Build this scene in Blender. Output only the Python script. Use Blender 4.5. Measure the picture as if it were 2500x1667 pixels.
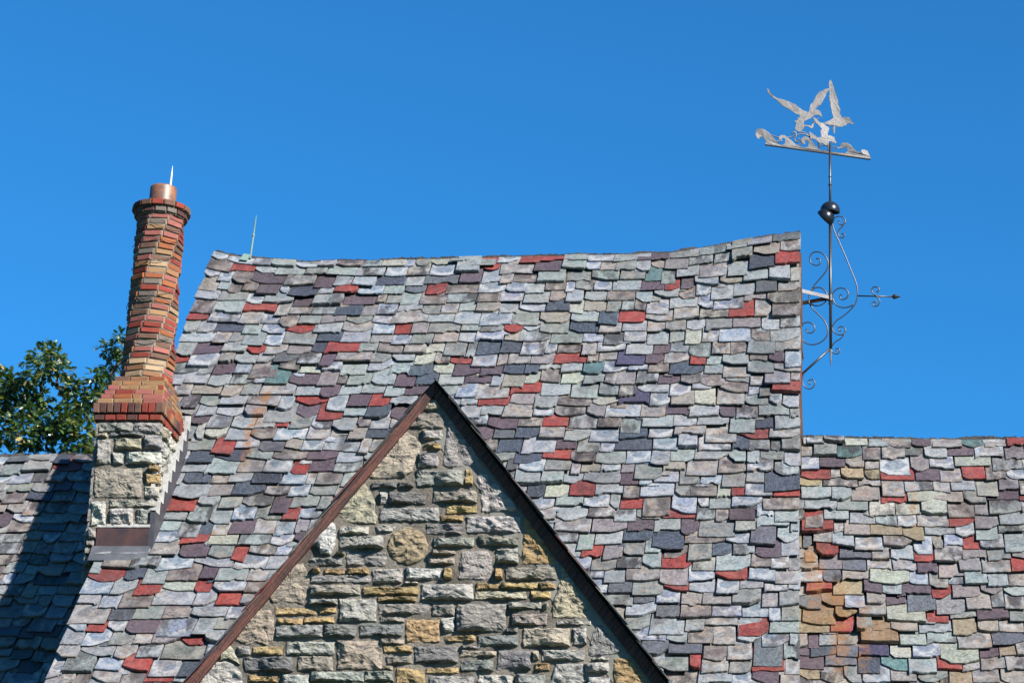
import bpy, math, random
import numpy as np
from mathutils import Vector, noise

R = math.radians
random.seed(7)
for o in list(bpy.data.objects):
    bpy.data.objects.remove(o, do_unlink=True)
scene = bpy.context.scene
COL = scene.collection

# ------------------------------------------------------------------ camera
# photograph pixels (2500 x 1667): a tilted 86 mm lens, the picture is an off-centre crop of it
W, H, F = 2500.0, 1667.0, 5949.0
PX, PY = 1961.0, 1012.0
TILT = R(18.0)
EYE = 1.6
cam_d = bpy.data.cameras.new("camera")
cam = bpy.data.objects.new("camera", cam_d)
COL.objects.link(cam)
cam.location = (0, 0, EYE)
cam.rotation_euler = (R(90) + TILT, 0, 0)
cam_d.sensor_width = 36
cam_d.lens = F * 36 / W
cam_d.shift_x = (W / 2 - PX) / W
cam_d.shift_y = (PY - H / 2) / W
cam_d.clip_start = 0.1
cam_d.clip_end = 3000
scene.camera = cam

# ------------------------------------------------------------------ light
SUN = Vector((0.62, -0.52, 0.58)).normalized()
SUN_EL = math.asin(SUN.z)
SUN_AZ = math.atan2(SUN.x, SUN.y)
world = bpy.data.worlds.new("World")
scene.world = world
world.use_nodes = True
wn, wl = world.node_tree.nodes, world.node_tree.links
wn.clear()
sky = wn.new("ShaderNodeTexSky")
sky.sky_type = 'NISHITA'
sky.sun_disc = False
sky.sun_elevation = SUN_EL
sky.sun_rotation = SUN_AZ
sky.altitude = 300
sky.air_density = 1.0
sky.dust_density = 0.3
sky.ozone_density = 3.0
tint = wn.new("ShaderNodeMix"); tint.data_type = 'RGBA'; tint.blend_type = 'MULTIPLY'
tint.inputs[0].default_value = 1.0
tint.inputs[7].default_value = (0.19, 0.81, 1.22, 1)
bg = wn.new("ShaderNodeBackground"); bg.inputs[1].default_value = 0.0505
wo = wn.new("ShaderNodeOutputWorld")
wl.new(sky.outputs[0], tint.inputs[6]); wl.new(tint.outputs[2], bg.inputs[0]); wl.new(bg.outputs[0], wo.inputs[0])

sun_d = bpy.data.lights.new("sun", 'SUN')
sun_d.energy = 5.0
sun_d.angle = R(0.5)
sun_d.color = (1.0, 0.95, 0.88)
sun = bpy.data.objects.new("sun", sun_d)
COL.objects.link(sun)
sun.rotation_euler = SUN.to_track_quat('Z', 'Y').to_euler()
sun.location = (10, -12, 20)

vs = scene.view_settings
vs.view_transform = 'Standard'; vs.look = 'None'; vs.gamma = 1.0; vs.exposure = 1.6
vs.use_curve_mapping = False

# ------------------------------------------------------------------ pixel <-> place
def ray(px, py):
    a, b = (px - PX) / F, (PY - py) / F
    c, s = math.cos(TILT), math.sin(TILT)
    return Vector((a, c - b * s, s + b * c))
EYEV = Vector((0, 0, EYE))
def on_y(px, py, y):                       # on the vertical plane at distance y
    d = ray(px, py); return EYEV + d * (y / d.y)
def on_plane(px, py, p0, n):
    d = ray(px, py); return EYEV + d * ((p0 - EYEV).dot(n) / d.dot(n))
def project(p):
    v = Vector(p) - EYEV
    c, s = math.cos(TILT), math.sin(TILT)
    dep = v.y * c + v.z * s
    return PX + F * v.x / dep, PY - F * (-v.y * s + v.z * c) / dep

# ------------------------------------------------------------------ materials
def mat_new(name):
    m = bpy.data.materials.new(name); m.use_nodes = True
    nt = m.node_tree; nt.nodes.clear()
    out = nt.nodes.new("ShaderNodeOutputMaterial")
    b = nt.nodes.new("ShaderNodeBsdfPrincipled")
    nt.links.new(b.outputs[0], out.inputs[0])
    return m, nt, b
class N:
    """small node writer"""
    def __init__(s, nt): s.nt = nt
    def new(s, t, **kw):
        n = s.nt.nodes.new("ShaderNode" + t)
        for k, v in kw.items(): setattr(n, k, v)
        return n
    def put(s, sock, v):
        if v is None: return
        if hasattr(v, 'links') or isinstance(v, bpy.types.NodeSocket): s.nt.links.new(v, sock)
        else: sock.default_value = v
    def math(s, op, a, b=None, c=None, clamp=False):
        n = s.new("Math", operation=op); n.use_clamp = clamp
        for i, v in enumerate((a, b, c)): s.put(n.inputs[i], v)
        return n.outputs[0]
    def vmath(s, op, a, b=None):
        n = s.new("VectorMath", operation=op)
        s.put(n.inputs[0], a)
        if b is not None: s.put(n.inputs[3] if op == 'SCALE' else n.inputs[1], b)
        return n.outputs[0]
    def noise(s, vec, scale, detail=4, rough=0.6, dist=0.0):
        n = s.new("TexNoise"); s.put(n.inputs['Vector'], vec)
        n.inputs['Scale'].default_value = scale; n.inputs['Detail'].default_value = detail
        n.inputs['Roughness'].default_value = rough; n.inputs['Distortion'].default_value = dist
        return n.outputs[0]
    def ss(s, v, lo, hi, to0=0.0, to1=1.0):
        n = s.new("MapRange", interpolation_type='SMOOTHSTEP')
        s.put(n.inputs[0], v); n.inputs[1].default_value = lo; n.inputs[2].default_value = hi
        n.inputs[3].default_value = to0; n.inputs[4].default_value = to1
        return n.outputs[0]
    def mix(s, f, a, b, mode='MIX'):
        n = s.new("Mix", data_type='RGBA', blend_type=mode)
        s.put(n.inputs[0], f); s.put(n.inputs[6], a); s.put(n.inputs[7], b)
        return n.outputs[2]
    def bump(s, h, strength, dist):
        n = s.new("Bump"); n.inputs['Strength'].default_value = strength; n.inputs['Distance'].default_value = dist
        s.put(n.inputs['Height'], h); return n.outputs[0]
    def pos(s): return s.new("NewGeometry").outputs['Position']
    def attr(s, name): return s.new("Attribute", attribute_name=name)
    def sep(s, v):
        n = s.new("SeparateXYZ"); s.put(n.inputs[0], v); return n.outputs
    def scale3(s, v, sc):
        n = s.new("Mapping"); s.put(n.inputs[0], v); n.inputs['Scale'].default_value = sc; return n.outputs[0]
def rgb(*c): return (c[0], c[1], c[2], 1.0)
ALB = 0.54          # overall level of the base colours under this exposure
ALBC = (ALB, ALB, ALB, 1.0)

RUST = []   # (x, z_top, z_bottom, width) runs of rust water on the main slope, filled before the slate material is made

def slate_material():
    m, nt, b = mat_new("weathered_slate"); n = N(nt)
    tintc = n.attr("tint").outputs['Color']
    wear = n.attr("wear"); w = n.sep(wear.outputs['Vector']); dark_amt = wear.outputs['Alpha']
    bloom_amt, mottle_amt, stripe_amt = w[0], w[1], w[2]
    uv = n.sep(n.attr("uvn").outputs['Vector'])
    U, V, seed = uv[0], uv[1], uv[2]
    pos = n.pos()
    comb = n.new("CombineXYZ"); n.put(comb.inputs[0], n.math('MULTIPLY', seed, 37.0)); n.put(comb.inputs[1], n.math('MULTIPLY', seed, 91.0)); n.put(comb.inputs[2], n.math('MULTIPLY', seed, 53.0))
    p = n.vmath('ADD', pos, comb.outputs[0])
    n1 = n.noise(p, 7.0, 6, 0.62, 0.4)
    n2 = n.noise(p, 30.0, 6, 0.7)
    n3 = n.noise(p, 3.2, 3, 0.5)
    n4 = n.noise(p, 90.0, 3, 0.6)
    col = n.mix(1.0, tintc, n.mix(n.ss(n2, 0.3, 0.7), rgb(0.62, 0.62, 0.62), rgb(1.25, 1.25, 1.25)), 'MULTIPLY')
    col = n.mix(n.ss(n3, 0.42, 0.7, 0.0, 0.32), col, n.mix(1.0, col, rgb(0.80, 0.84, 0.98), 'MULTIPLY'))
    # tan / lavender mottling
    mot = n.mix(n.ss(n1, 0.42, 0.6), rgb(0.12, 0.105, 0.11), rgb(0.30, 0.25, 0.205))
    mot = n.mix(n.ss(n.noise(p, 14.0, 4, 0.6), 0.55, 0.66), mot, rgb(0.33, 0.315, 0.31))
    mot = n.mix(n.ss(n.noise(p, 11.0, 3, 0.6, 0.6), 0.6, 0.7), mot, rgb(0.27, 0.13, 0.06))
    col = n.mix(n.math('MULTIPLY', mottle_amt, n.ss(n1, 0.36, 0.55)), col, mot)
    # white bloom: an arc below the slate above
    v1 = n.math('SUBTRACT', 1.0, V)
    d = n.math('SQRT', n.math('ADD', n.math('POWER', n.math('ABSOLUTE', n.math('MULTIPLY', U, 0.9)), 2.4), n.math('POWER', n.math('ABSOLUTE', n.math('MULTIPLY', v1, 0.98)), 2.0)))
    d = n.math('ADD', d, n.math('MULTIPLY', n.math('SUBTRACT', n1, 0.5), 1.1))
    ring = n.math('MULTIPLY', n.ss(d, 0.42, 0.66), n.ss(d, 0.72, 1.12, 1.0, 0.0))
    ring = n.math('MULTIPLY', ring, n.ss(n.noise(p, 19.0, 4, 0.65), 0.32, 0.55))
    col = n.mix(n.math('MULTIPLY', ring, bloom_amt, clamp=True), col, rgb(0.42, 0.42, 0.425))
    # riven stripes
    ps = n.scale3(p, (9.0, 9.0, 95.0))
    rot = n.new("VectorRotate", rotation_type='Y_AXIS'); n.put(rot.inputs['Vector'], p); n.put(rot.inputs['Angle'], n.math('MULTIPLY', seed, 2.2))
    st = n.noise(n.scale3(rot.outputs[0], (6.0, 6.0, 80.0)), 1.0, 3, 0.6)
    col = n.mix(n.math('MULTIPLY', stripe_amt, n.ss(st, 0.4, 0.62)), col, n.mix(1.0, col, rgb(1.75, 1.8, 1.85), 'MULTIPLY'))
    # dark water stains and soot
    ds = n.noise(n.scale3(p, (7.0, 3.0, 2.4)), 1.0, 5, 0.65)
    col = n.mix(n.math('MULTIPLY', dark_amt, n.ss(ds, 0.42, 0.6)), col, rgb(0.030, 0.025, 0.027))
    ck = n.math('FRACT', n.math('MULTIPLY', n.noise(n.scale3(p, (1.0, 1.0, 1.6)), 4.5, 4, 0.55, 0.8), 5.0))
    ckl = n.ss(n.math('ABSOLUTE', n.math('SUBTRACT', ck, 0.5)), 0.0, 0.075, 1.0, 0.0)
    ckl = n.math('MULTIPLY', ckl, n.ss(n.noise(p, 6.0, 2, 0.5), 0.47, 0.58))
    col = n.mix(n.math('MULTIPLY', ckl, 0.72), col, rgb(0.02, 0.018, 0.018))
    # pin holes and specks of lichen
    col = n.mix(n.ss(n4, 0.64, 0.72, 0.0, 0.45), col, rgb(0.03, 0.027, 0.027))
    col = n.mix(n.ss(n.noise(p, 55.0, 2, 0.5), 0.70, 0.76, 0.0, 0.5), col, rgb(0.42, 0.40, 0.34))
    # broad soot and a tan wash that run over many slates
    big = n.noise(n.scale3(pos, (1.0, 0.45, 0.45)), 1.1, 5, 0.6, 0.5)
    col = n.mix(n.ss(big, 0.54, 0.70, 0.0, 0.55), col, n.mix(1.0, col, rgb(0.42, 0.38, 0.38), 'MULTIPLY'))
    big2 = n.noise(n.scale3(pos, (1.4, 0.4, 0.4)), 1.7, 4, 0.6, 0.3)
    col = n.mix(n.ss(big2, 0.55, 0.72, 0.0, 0.3), col, n.mix(1.0, col, rgb(1.05, 0.84, 0.66), 'MULTIPLY'))
    # rust runs
    sp = n.sep(pos)
    for (rx, z1, z0, wd) in RUST:
        wob = n.math('MULTIPLY', n.math('SUBTRACT', n.noise(n.scale3(pos, (1, 1, 0.5)), 5.0, 4, 0.6), 0.5), 0.16)
        dx = n.math('ABSOLUTE', n.math('ADD', n.math('SUBTRACT', sp[0], rx), wob))
        k = n.math('MULTIPLY', n.ss(dx, wd * 0.25, wd, 1.0, 0.0), n.math('MULTIPLY', n.ss(sp[2], z0, z0 + 0.5), n.ss(sp[2], z1 - 0.3, z1, 1.0, 0.0)))
        col = n.mix(n.math('MULTIPLY', k, n.ss(n.noise(pos, 9.0, 5, 0.65), 0.36, 0.62, 0.05, 0.66)), col, rgb(0.28, 0.12, 0.03))
    n.put(b.inputs['Base Color'], n.mix(1.0, col, ALBC, 'MULTIPLY'))
    n.put(b.inputs['Roughness'], n.ss(n2, 0.3, 0.7, 0.45, 0.75))
    b.inputs['Specular IOR Level'].default_value = 0.35
    # relief: riven layers plus grain
    lay = n.noise(p, 9.0, 5, 0.6, 0.7)
    ter = n.math('SNAP', n.math('ADD', lay, n.math('MULTIPLY', n2, 0.12)), 0.075)
    h = n.math('SUBTRACT', n.math('MULTIPLY', ter, 0.07), n.math('MULTIPLY', ckl, 0.004))
    h = n.math('ADD', h, n.math('ADD', n.math('MULTIPLY', n2, 0.012), n.math('MULTIPLY', st, n.math('MULTIPLY', stripe_amt, 0.01))))
    n.put(b.inputs['Normal'], n.bump(h, 0.85, 0.6))
    return m

def stone_material():
    m, nt, b = mat_new("rock_faced_limestone"); n = N(nt)
    oi = n.new("ObjectInfo"); oc = oi.outputs['Color']; rnd = oi.outputs['Random']
    pos = n.pos()
    comb = n.new("CombineXYZ"); n.put(comb.inputs[0], n.math('MULTIPLY', rnd, 40.0)); n.put(comb.inputs[2], n.math('MULTIPLY', rnd, 23.0))
    p = n.vmath('ADD', pos, comb.outputs[0])
    n1 = n.noise(p, 5.0, 6, 0.65, 0.5); n2 = n.noise(p, 28.0, 7, 0.72); n3 = n.noise(n.scale3(p, (1, 1, 3.2)), 7.0, 5, 0.6)
    col = n.mix(1.0, oc, n.mix(n2, rgb(0.62, 0.62, 0.62), rgb(1.3, 1.3, 1.3)), 'MULTIPLY')
    col = n.mix(n.ss(n3, 0.46, 0.64, 0.0, 0.85), col, n.mix(1.0, col, rgb(0.40, 0.42, 0.48), 'MULTIPLY'))
    col = n.mix(n.ss(n1, 0.58, 0.74, 0.0, 0.45), col, n.mix(0.5, col, rgb(0.50, 0.38, 0.22)))
    col = n.mix(n.ss(n.noise(p, 60.0, 3, 0.6), 0.62, 0.72, 0.0, 0.7), col, rgb(0.06, 0.055, 0.05))
    n.put(b.inputs['Base Color'], n.mix(1.0, col, ALBC, 'MULTIPLY'))
    b.inputs['Roughness'].default_value = 0.9; b.inputs['Specular IOR Level'].default_value = 0.2
    h = n.math('ADD', n.math('MULTIPLY', n.noise(n.scale3(p, (1, 1, 1.7)), 16.0, 8, 0.7, 0.3), 0.06), n.math('MULTIPLY', n2, 0.02))
    n.put(b.inputs['Normal'], n.bump(h, 1.0, 1.1))
    return m

def brick_material():
    m, nt, b = mat_new("old_brick"); n = N(nt)
    oi = n.new("ObjectInfo"); oc = oi.outputs['Color']
    p = n.pos(); n1 = n.noise(p, 14.0, 5, 0.6); n2 = n.noise(p, 70.0, 5, 0.7)
    col = n.mix(1.0, oc, n.mix(n2, rgb(0.65, 0.65, 0.65), rgb(1.3, 1.3, 1.3)), 'MULTIPLY')
    col = n.mix(n.ss(n1, 0.55, 0.7, 0, 0.55), col, n.mix(1.0, col, rgb(0.5, 0.46, 0.46), 'MULTIPLY'))
    n.put(b.inputs['Base Color'], n.mix(1.0, col, ALBC, 'MULTIPLY')); b.inputs['Roughness'].default_value = 0.85
    b.inputs['Specular IOR Level'].default_value = 0.25
    n.put(b.inputs['Normal'], n.bump(n2, 0.6, 0.006))
    return m

def rough_material(name, c1, c2, scale=30.0, rough=0.9, bump=0.8, dist=0.02, metal=0.0, spec=0.3, big=4.0):
    m, nt, b = mat_new(name); n = N(nt)
    p = n.pos(); n1 = n.noise(p, big, 5, 0.6); n2 = n.noise(p, scale, 6, 0.7)
    f = n.math('ADD', n.math('MULTIPLY', n1, 0.6), n.math('MULTIPLY', n2, 0.4))
    n.put(b.inputs['Base Color'], n.mix(1.0, n.mix(n.ss(f, 0.35, 0.65), rgb(*c1), rgb(*c2)), ALBC, 'MULTIPLY'))
    b.inputs['Roughness'].default_value = rough; b.inputs['Metallic'].default_value = metal
    b.inputs['Specular IOR Level'].default_value = spec
    n.put(b.inputs['Normal'], n.bump(n2, bump, dist))
    return m

M = {}
M['stone'] = stone_material()
M['brick'] = brick_material()
M['mortar'] = rough_material("coarse_mortar", (0.12, 0.105, 0.087), (0.33, 0.29, 0.24), 55.0, 0.95, 1.0, 0.03)
M['brick_mortar'] = rough_material("brick_mortar", (0.19, 0.16, 0.12), (0.36, 0.31, 0.24), 60.0, 0.95, 1.0, 0.01)
M['white_mortar'] = rough_material("white_pointing", (0.40, 0.39, 0.365), (0.60, 0.59, 0.565), 40.0, 0.9, 0.8, 0.01)
M['smooth_render'] = rough_material("smooth_render", (0.16, 0.155, 0.135), (0.25, 0.24, 0.21), 18.0, 0.85, 0.5, 0.01)
M['ridge'] = rough_material("ridge_slate", (0.030, 0.029, 0.030), (0.132, 0.126, 0.132), 30.0, 0.8, 0.8, 0.02)
M['deck'] = rough_material("roof_deck", (0.03, 0.028, 0.027), (0.08, 0.07, 0.065), 20.0)
M['iron'] = rough_material("black_iron", (0.012, 0.013, 0.017), (0.035, 0.034, 0.036), 60.0, 0.42, 0.3, 0.002, 0.0, 0.6)
M['rusty_iron'] = rough_material("rusty_iron", (0.05, 0.03, 0.022), (0.11, 0.055, 0.03), 40.0, 0.7, 0.5, 0.003)
M['cup'] = rough_material("dark_blue_steel", (0.010, 0.013, 0.022), (0.03, 0.034, 0.045), 25.0, 0.26, 0.2, 0.002, 0.35, 0.6)
M['grey_steel'] = rough_material("grey_flat_steel", (0.140, 0.133, 0.147), (0.252, 0.245, 0.266), 40.0, 0.5, 0.3, 0.002, 0.3)
M['plate'] = rough_material("galvanised_cutout", (0.028, 0.027, 0.030), (0.120, 0.112, 0.115), 24.0, 0.5, 0.6, 0.006, 0.1, 0.45, 7.0)
M['lead'] = rough_material("dark_lead", (0.059, 0.056, 0.066), (0.105, 0.101, 0.115), 15.0, 0.5, 0.4, 0.004, 0.2)
M['copper_brown'] = rough_material("brown_copper", (0.052, 0.036, 0.036), (0.128, 0.056, 0.044), 8.0, 0.45, 0.3, 0.004, 0.25, 0.5, 5.0)
M['copper_grey'] = rough_material("grey_copper", (0.098, 0.105, 0.120), (0.165, 0.165, 0.180), 10.0, 0.45, 0.3, 0.004, 0.25)
M['verdigris'] = rough_material("verdigris", (0.098, 0.195, 0.165), (0.225, 0.315, 0.270), 60.0, 0.7, 0.4, 0.002)
M['white_rod'] = rough_material("white_metal_rod", (0.70, 0.70, 0.70), (0.85, 0.85, 0.85), 30.0, 0.4, 0.1, 0.001)
M['board'] = rough_material("red_brown_board", (0.076, 0.024, 0.014), (0.200, 0.060, 0.034), 45.0, 0.75, 1.0, 0.012, 0.0, 0.3, 9.0)
M['pot'] = rough_material("orange_clay_pot", (0.10, 0.05, 0.04), (0.36, 0.145, 0.06), 9.0, 0.5, 0.3, 0.004, 0.0, 0.5, 5.0)
def board_material():
    m, nt, b = mat_new("red_brown_board"); n = N(nt)
    p = n.pos(); q = n.sep(p)
    al = n.math('ADD', n.math('MULTIPLY', q[0], 0.593), n.math('MULTIPLY', q[2], 0.805)); ac = n.math('SUBTRACT', n.math('MULTIPLY', q[0], 0.805), n.math('MULTIPLY', q[2], 0.593))
    cb = n.new("CombineXYZ"); n.put(cb.inputs[0], n.math('MULTIPLY', al, 3.0)); n.put(cb.inputs[1], n.math('MULTIPLY', ac, 45.0)); n.put(cb.inputs[2], n.math('MULTIPLY', q[1], 20.0))
    g1 = n.noise(cb.outputs[0], 1.0, 5, 0.65); g2 = n.noise(p, 40.0, 4, 0.7)
    col = n.mix(n.ss(g1, 0.38, 0.62), rgb(0.040, 0.014, 0.010), rgb(0.17, 0.050, 0.030))
    col = n.mix(n.ss(g2, 0.6, 0.7, 0, 0.8), col, rgb(0.02, 0.012, 0.01))
    n.put(b.inputs['Base Color'], n.mix(1.0, col, ALBC, 'MULTIPLY')); b.inputs['Roughness'].default_value = 0.8
    n.put(b.inputs['Normal'], n.bump(n.math('ADD', g1, n.math('MULTIPLY', g2, 0.4)), 1.0, 0.02))
    return m
M['board'] = board_material()
M['house_wall'] = rough_material("plain_stone_wall", (0.24, 0.22, 0.18), (0.38, 0.35, 0.30), 10.0)
M['bark'] = rough_material("oak_bark", (0.049, 0.038, 0.032), (0.140, 0.115, 0.091), 22.0, 0.9, 1.0, 0.03)
M['grass'] = rough_material("lawn", (0.03, 0.06, 0.018), (0.06, 0.10, 0.03), 8.0)

def leaf_material():
    m, nt, b = mat_new("oak_leaf"); n = N(nt)
    c = n.attr("tint").outputs['Color']
    p = n.pos()
    col = n.mix(1.0, c, n.mix(n.noise(p, 25.0, 3), rgb(0.7, 0.7, 0.7), rgb(1.3, 1.3, 1.3)), 'MULTIPLY')
    n.put(b.inputs['Base Color'], n.mix(1.0, col, ALBC, 'MULTIPLY'))
    b.inputs['Roughness'].default_value = 0.32; b.inputs['Specular IOR Level'].default_value = 0.6
    tr = n.new("BsdfTranslucent"); n.put(tr.inputs[0], n.mix(1.0, c, rgb(0.75, 0.9, 0.3), 'MULTIPLY'))
    ms = n.new("MixShader"); ms.inputs[0].default_value = 0.22
    out = [x for x in nt.nodes if x.type == 'OUTPUT_MATERIAL'][0]
    nt.links.new(b.outputs[0], ms.inputs[1]); nt.links.new(tr.outputs[0], ms.inputs[2]); nt.links.new(ms.outputs[0], out.inputs[0])
    return m
M['leaf'] = leaf_material()

# ------------------------------------------------------------------ object helpers
def empty(name, loc, label, cat, group=None):
    o = bpy.data.objects.new(name, None); COL.objects.link(o); o.location = loc
    o["label"] = label; o["category"] = cat
    if group: o["group"] = group
    return o
def wloc(o):
    v = Vector((0, 0, 0))
    while o is not None:
        v += o.location; o = o.parent
    return v
def build(name, verts, faces, mat, parent=None, origin=None, attrs=None, smooth=False, color=None, kind=None, label=None):
    """one mesh object from world coordinates; origin: its own origin in the world (default: the parent's)"""
    base = wloc(parent) if parent else Vector((0, 0, 0))
    if origin is None: origin = base
    V = np.array([tuple(v) for v in verts], dtype=np.float64) - np.array(origin)[None, :]
    me = bpy.data.meshes.new(name)
    me.from_pydata(V.tolist(), [], faces)
    if attrs:
        for k, (typ, arr) in attrs.items():
            a = me.attributes.new(k, typ, 'POINT')
            a.data.foreach_set('color' if typ == 'FLOAT_COLOR' else 'vector', np.asarray(arr, dtype=np.float32).ravel())
    if smooth: me.polygons.foreach_set('use_smooth', [True] * len(me.polygons))
    me.update()
    me.materials.append(mat)
    o = bpy.data.objects.new(name, me); COL.objects.link(o)
    o.parent = parent
    o.location = Vector(origin) - base
    if color is not None: o.color = (*color, 1.0)
    if kind: o["kind"] = kind
    if label: o["label"] = label
    return o
class MB:
    def __init__(s): s.v = []; s.f = []
    def add(s, verts, faces):
        k = len(s.v); s.v += [tuple(v) for v in verts]; s.f += [tuple(i + k for i in f) for f in faces]
    def box(s, x0, x1, y0, y1, z0, z1):
        s.add([(x, y, z) for z in (z0, z1) for y in (y0, y1) for x in (x0, x1)],
              [(0, 2, 3, 1), (4, 5, 7, 6), (0, 1, 5, 4), (1, 3, 7, 5), (3, 2, 6, 7), (2, 0, 4, 6)])
    def hexa(s, a, b):                       # two quads, a below/behind b
        s.add(list(a) + list(b), [(3, 2, 1, 0), (4, 5, 6, 7), (0, 1, 5, 4), (1, 2, 6, 5), (2, 3, 7, 6), (3, 0, 4, 7)])
    def tube(s, pts, r, n=8, cap=True):
        pts = [Vector(p) for p in pts]
        rr = r if isinstance(r, (list, tuple)) else [r] * len(pts)
        t0 = (pts[1] - pts[0]).normalized()
        ref = Vector((0, 1, 0)) if abs(t0.y) < 0.9 else Vector((1, 0, 0))
        a = t0.cross(ref).normalized()
        rings = []
        for i, p in enumerate(pts):
            t = (pts[min(i + 1, len(pts) - 1)] - pts[max(i - 1, 0)]).normalized()
            a = (a - t * a.dot(t)).normalized(); b = t.cross(a)
            rings.append([p + (a * math.cos(q) + b * math.sin(q)) * rr[i] for q in [2 * math.pi * j / n for j in range(n)]])
        v = [x for g in rings for x in g]; f = []
        for i in range(len(pts) - 1):
            for j in range(n):
                f.append((i * n + j, i * n + (j + 1) % n, (i + 1) * n + (j + 1) % n, (i + 1) * n + j))
        if cap:
            f.append(tuple(range(n - 1, -1, -1))); f.append(tuple(range((len(pts) - 1) * n, len(pts) * n)))
        s.add(v, f)
    def lathe(s, c, prof, n=24, axis=None):
        q = Vector((0, 0, 1)).rotation_difference(Vector(axis).normalized()) if axis is not None else None
        v = []; f = []
        for (r, z) in prof:
            for j in range(n):
                w = Vector((r * math.cos(2 * math.pi * j / n), r * math.sin(2 * math.pi * j / n), z))
                if q: w = q @ w
                v.append(Vector(c) + w)
        for i in range(len(prof) - 1):
            for j in range(n):
                f.append((i * n + j, i * n + (j + 1) % n, (i + 1) * n + (j + 1) % n, (i + 1) * n + j))
        s.add(v, f)
    def out(s, name, mat, parent=None, **kw): return build(name, s.v, s.f, mat, parent, **kw)

def smooth_path(pts, sub=4):
    out = []
    n = len(pts)
    for i in range(n - 1):
        p0 = pts[max(i - 1, 0)]; p1 = pts[i]; p2 = pts[i + 1]; p3 = pts[min(i + 2, n - 1)]
        for k in range(sub):
            t = k / sub
            out.append(tuple(0.5 * ((2 * p1[j]) + (-p0[j] + p2[j]) * t + (2 * p0[j] - 5 * p1[j] + 4 * p2[j] - p3[j]) * t * t + (-p0[j] + 3 * p1[j] - 3 * p2[j] + p3[j]) * t ** 3) for j in range(len(p1))))
    out.append(tuple(pts[-1]))
    return out

# ------------------------------------------------------------------ the lie of the building
PITCH = R(52.3)
TP, CP, SP = math.tan(PITCH), math.cos(PITCH), math.sin(PITCH)
YC = 24.70                                            # front of the chimney stack
ZFOOT = on_y(300, 1355, YC).z                         # where the main slope meets it
def ridge_at(py, drop):                               # ridge of a slope parallel to the main one, dropped by drop
    d = ray(1961, py); t = d.z / d.y
    y = (TP * YC - (ZFOOT - drop - EYE)) / (TP - t)
    return y, EYE + t * y
RY, RZ = ridge_at(634, 0.0)
XL, XR = -7.38, -0.03
RIDGE_PX = [(500, 606), (531, 611), (560, 619), (620, 628), (744, 636), (900, 634), (1063, 628), (1382, 620), (1560, 617), (1648, 612), (1754, 596), (1860, 575), (1952, 563), (2000, 557)]
_rx, _rd = [], []
for px, py in RIDGE_PX:
    q = on_y(px, py + 8, RY); _rx.append(q.x); _rd.append(q.z - RZ)
def sway(x): return float(np.interp(x, _rx, _rd))
def main_map(x, s, h):
    k = max(0.0, 1.0 - s / 2.3)
    return Vector((x, RY - s * CP - h * SP, RZ - s * SP + h * CP + sway(x) * k ** 1.2))
NMAIN = Vector((0, -SP, CP))
P_MAIN = Vector((0, RY, RZ))
def main_xs(px, py):
    q = on_plane(px, py, P_MAIN, NMAIN); return q.x, (RZ - q.z) / SP

LW_DROP, RW_DROP = 4.6, 1.0
LY, LZ = ridge_at(1116, LW_DROP)
WY, WZ = ridge_at(1075, RW_DROP)
def left_map(x, s, h): return Vector((x, LY - s * CP - h * SP, LZ - s * SP + h * CP + 0.012 * math.sin(x * 3.1)))
def right_map(x, s, h): return Vector((x, WY - s * CP - h * SP, WZ - s * SP + h * CP + 0.012 * math.sin(x * 2.3 + 1)))

# front gable
YG = 22.90
YB = YG - 0.085
apex = on_y(1061, 921, YB); footl = on_y(446, 1667, YB); footr = on_y(1637, 1667, YB)
TL = (apex.z - footl.z) / (apex.x - footl.x); TR = (apex.z - footr.z) / (footr.x - apex.x)
def under_gable(x, z, m=0.0):
    return z + m < apex.z - (TL * (apex.x - x) if x < apex.x else TR * (x - apex.x))
# chimney stack
CX0, CX1, CY0, CY1 = -7.555, -6.84, YC, YC + 1.0

for (px, py0, py1, wd) in ((659, 945, 1190, 0.085), (636, 985, 1130, 0.05), (672, 930, 1050, 0.04), (560, 1480, 1540, 0.03)):
    x, s0 = main_xs(px, py0); _, s1 = main_xs(px, py1)
    RUST.append((x, RZ - s0 * SP, RZ - s1 * SP, wd))
for (px, py0, py1, wd) in ((1985, 1320, 1560, 0.16), (2045, 1400, 1700, 0.13), (2100, 1440, 1700, 0.10), (2225, 1160, 1330, 0.05)):
    q0 = on_plane(px, py0, Vector((0, WY, WZ)), NMAIN); q1 = on_plane(px, py1, Vector((0, WY, WZ)), NMAIN)
    RUST.append((q0.x, q0.z, q1.z, wd))
M['slate'] = slate_material()

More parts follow.
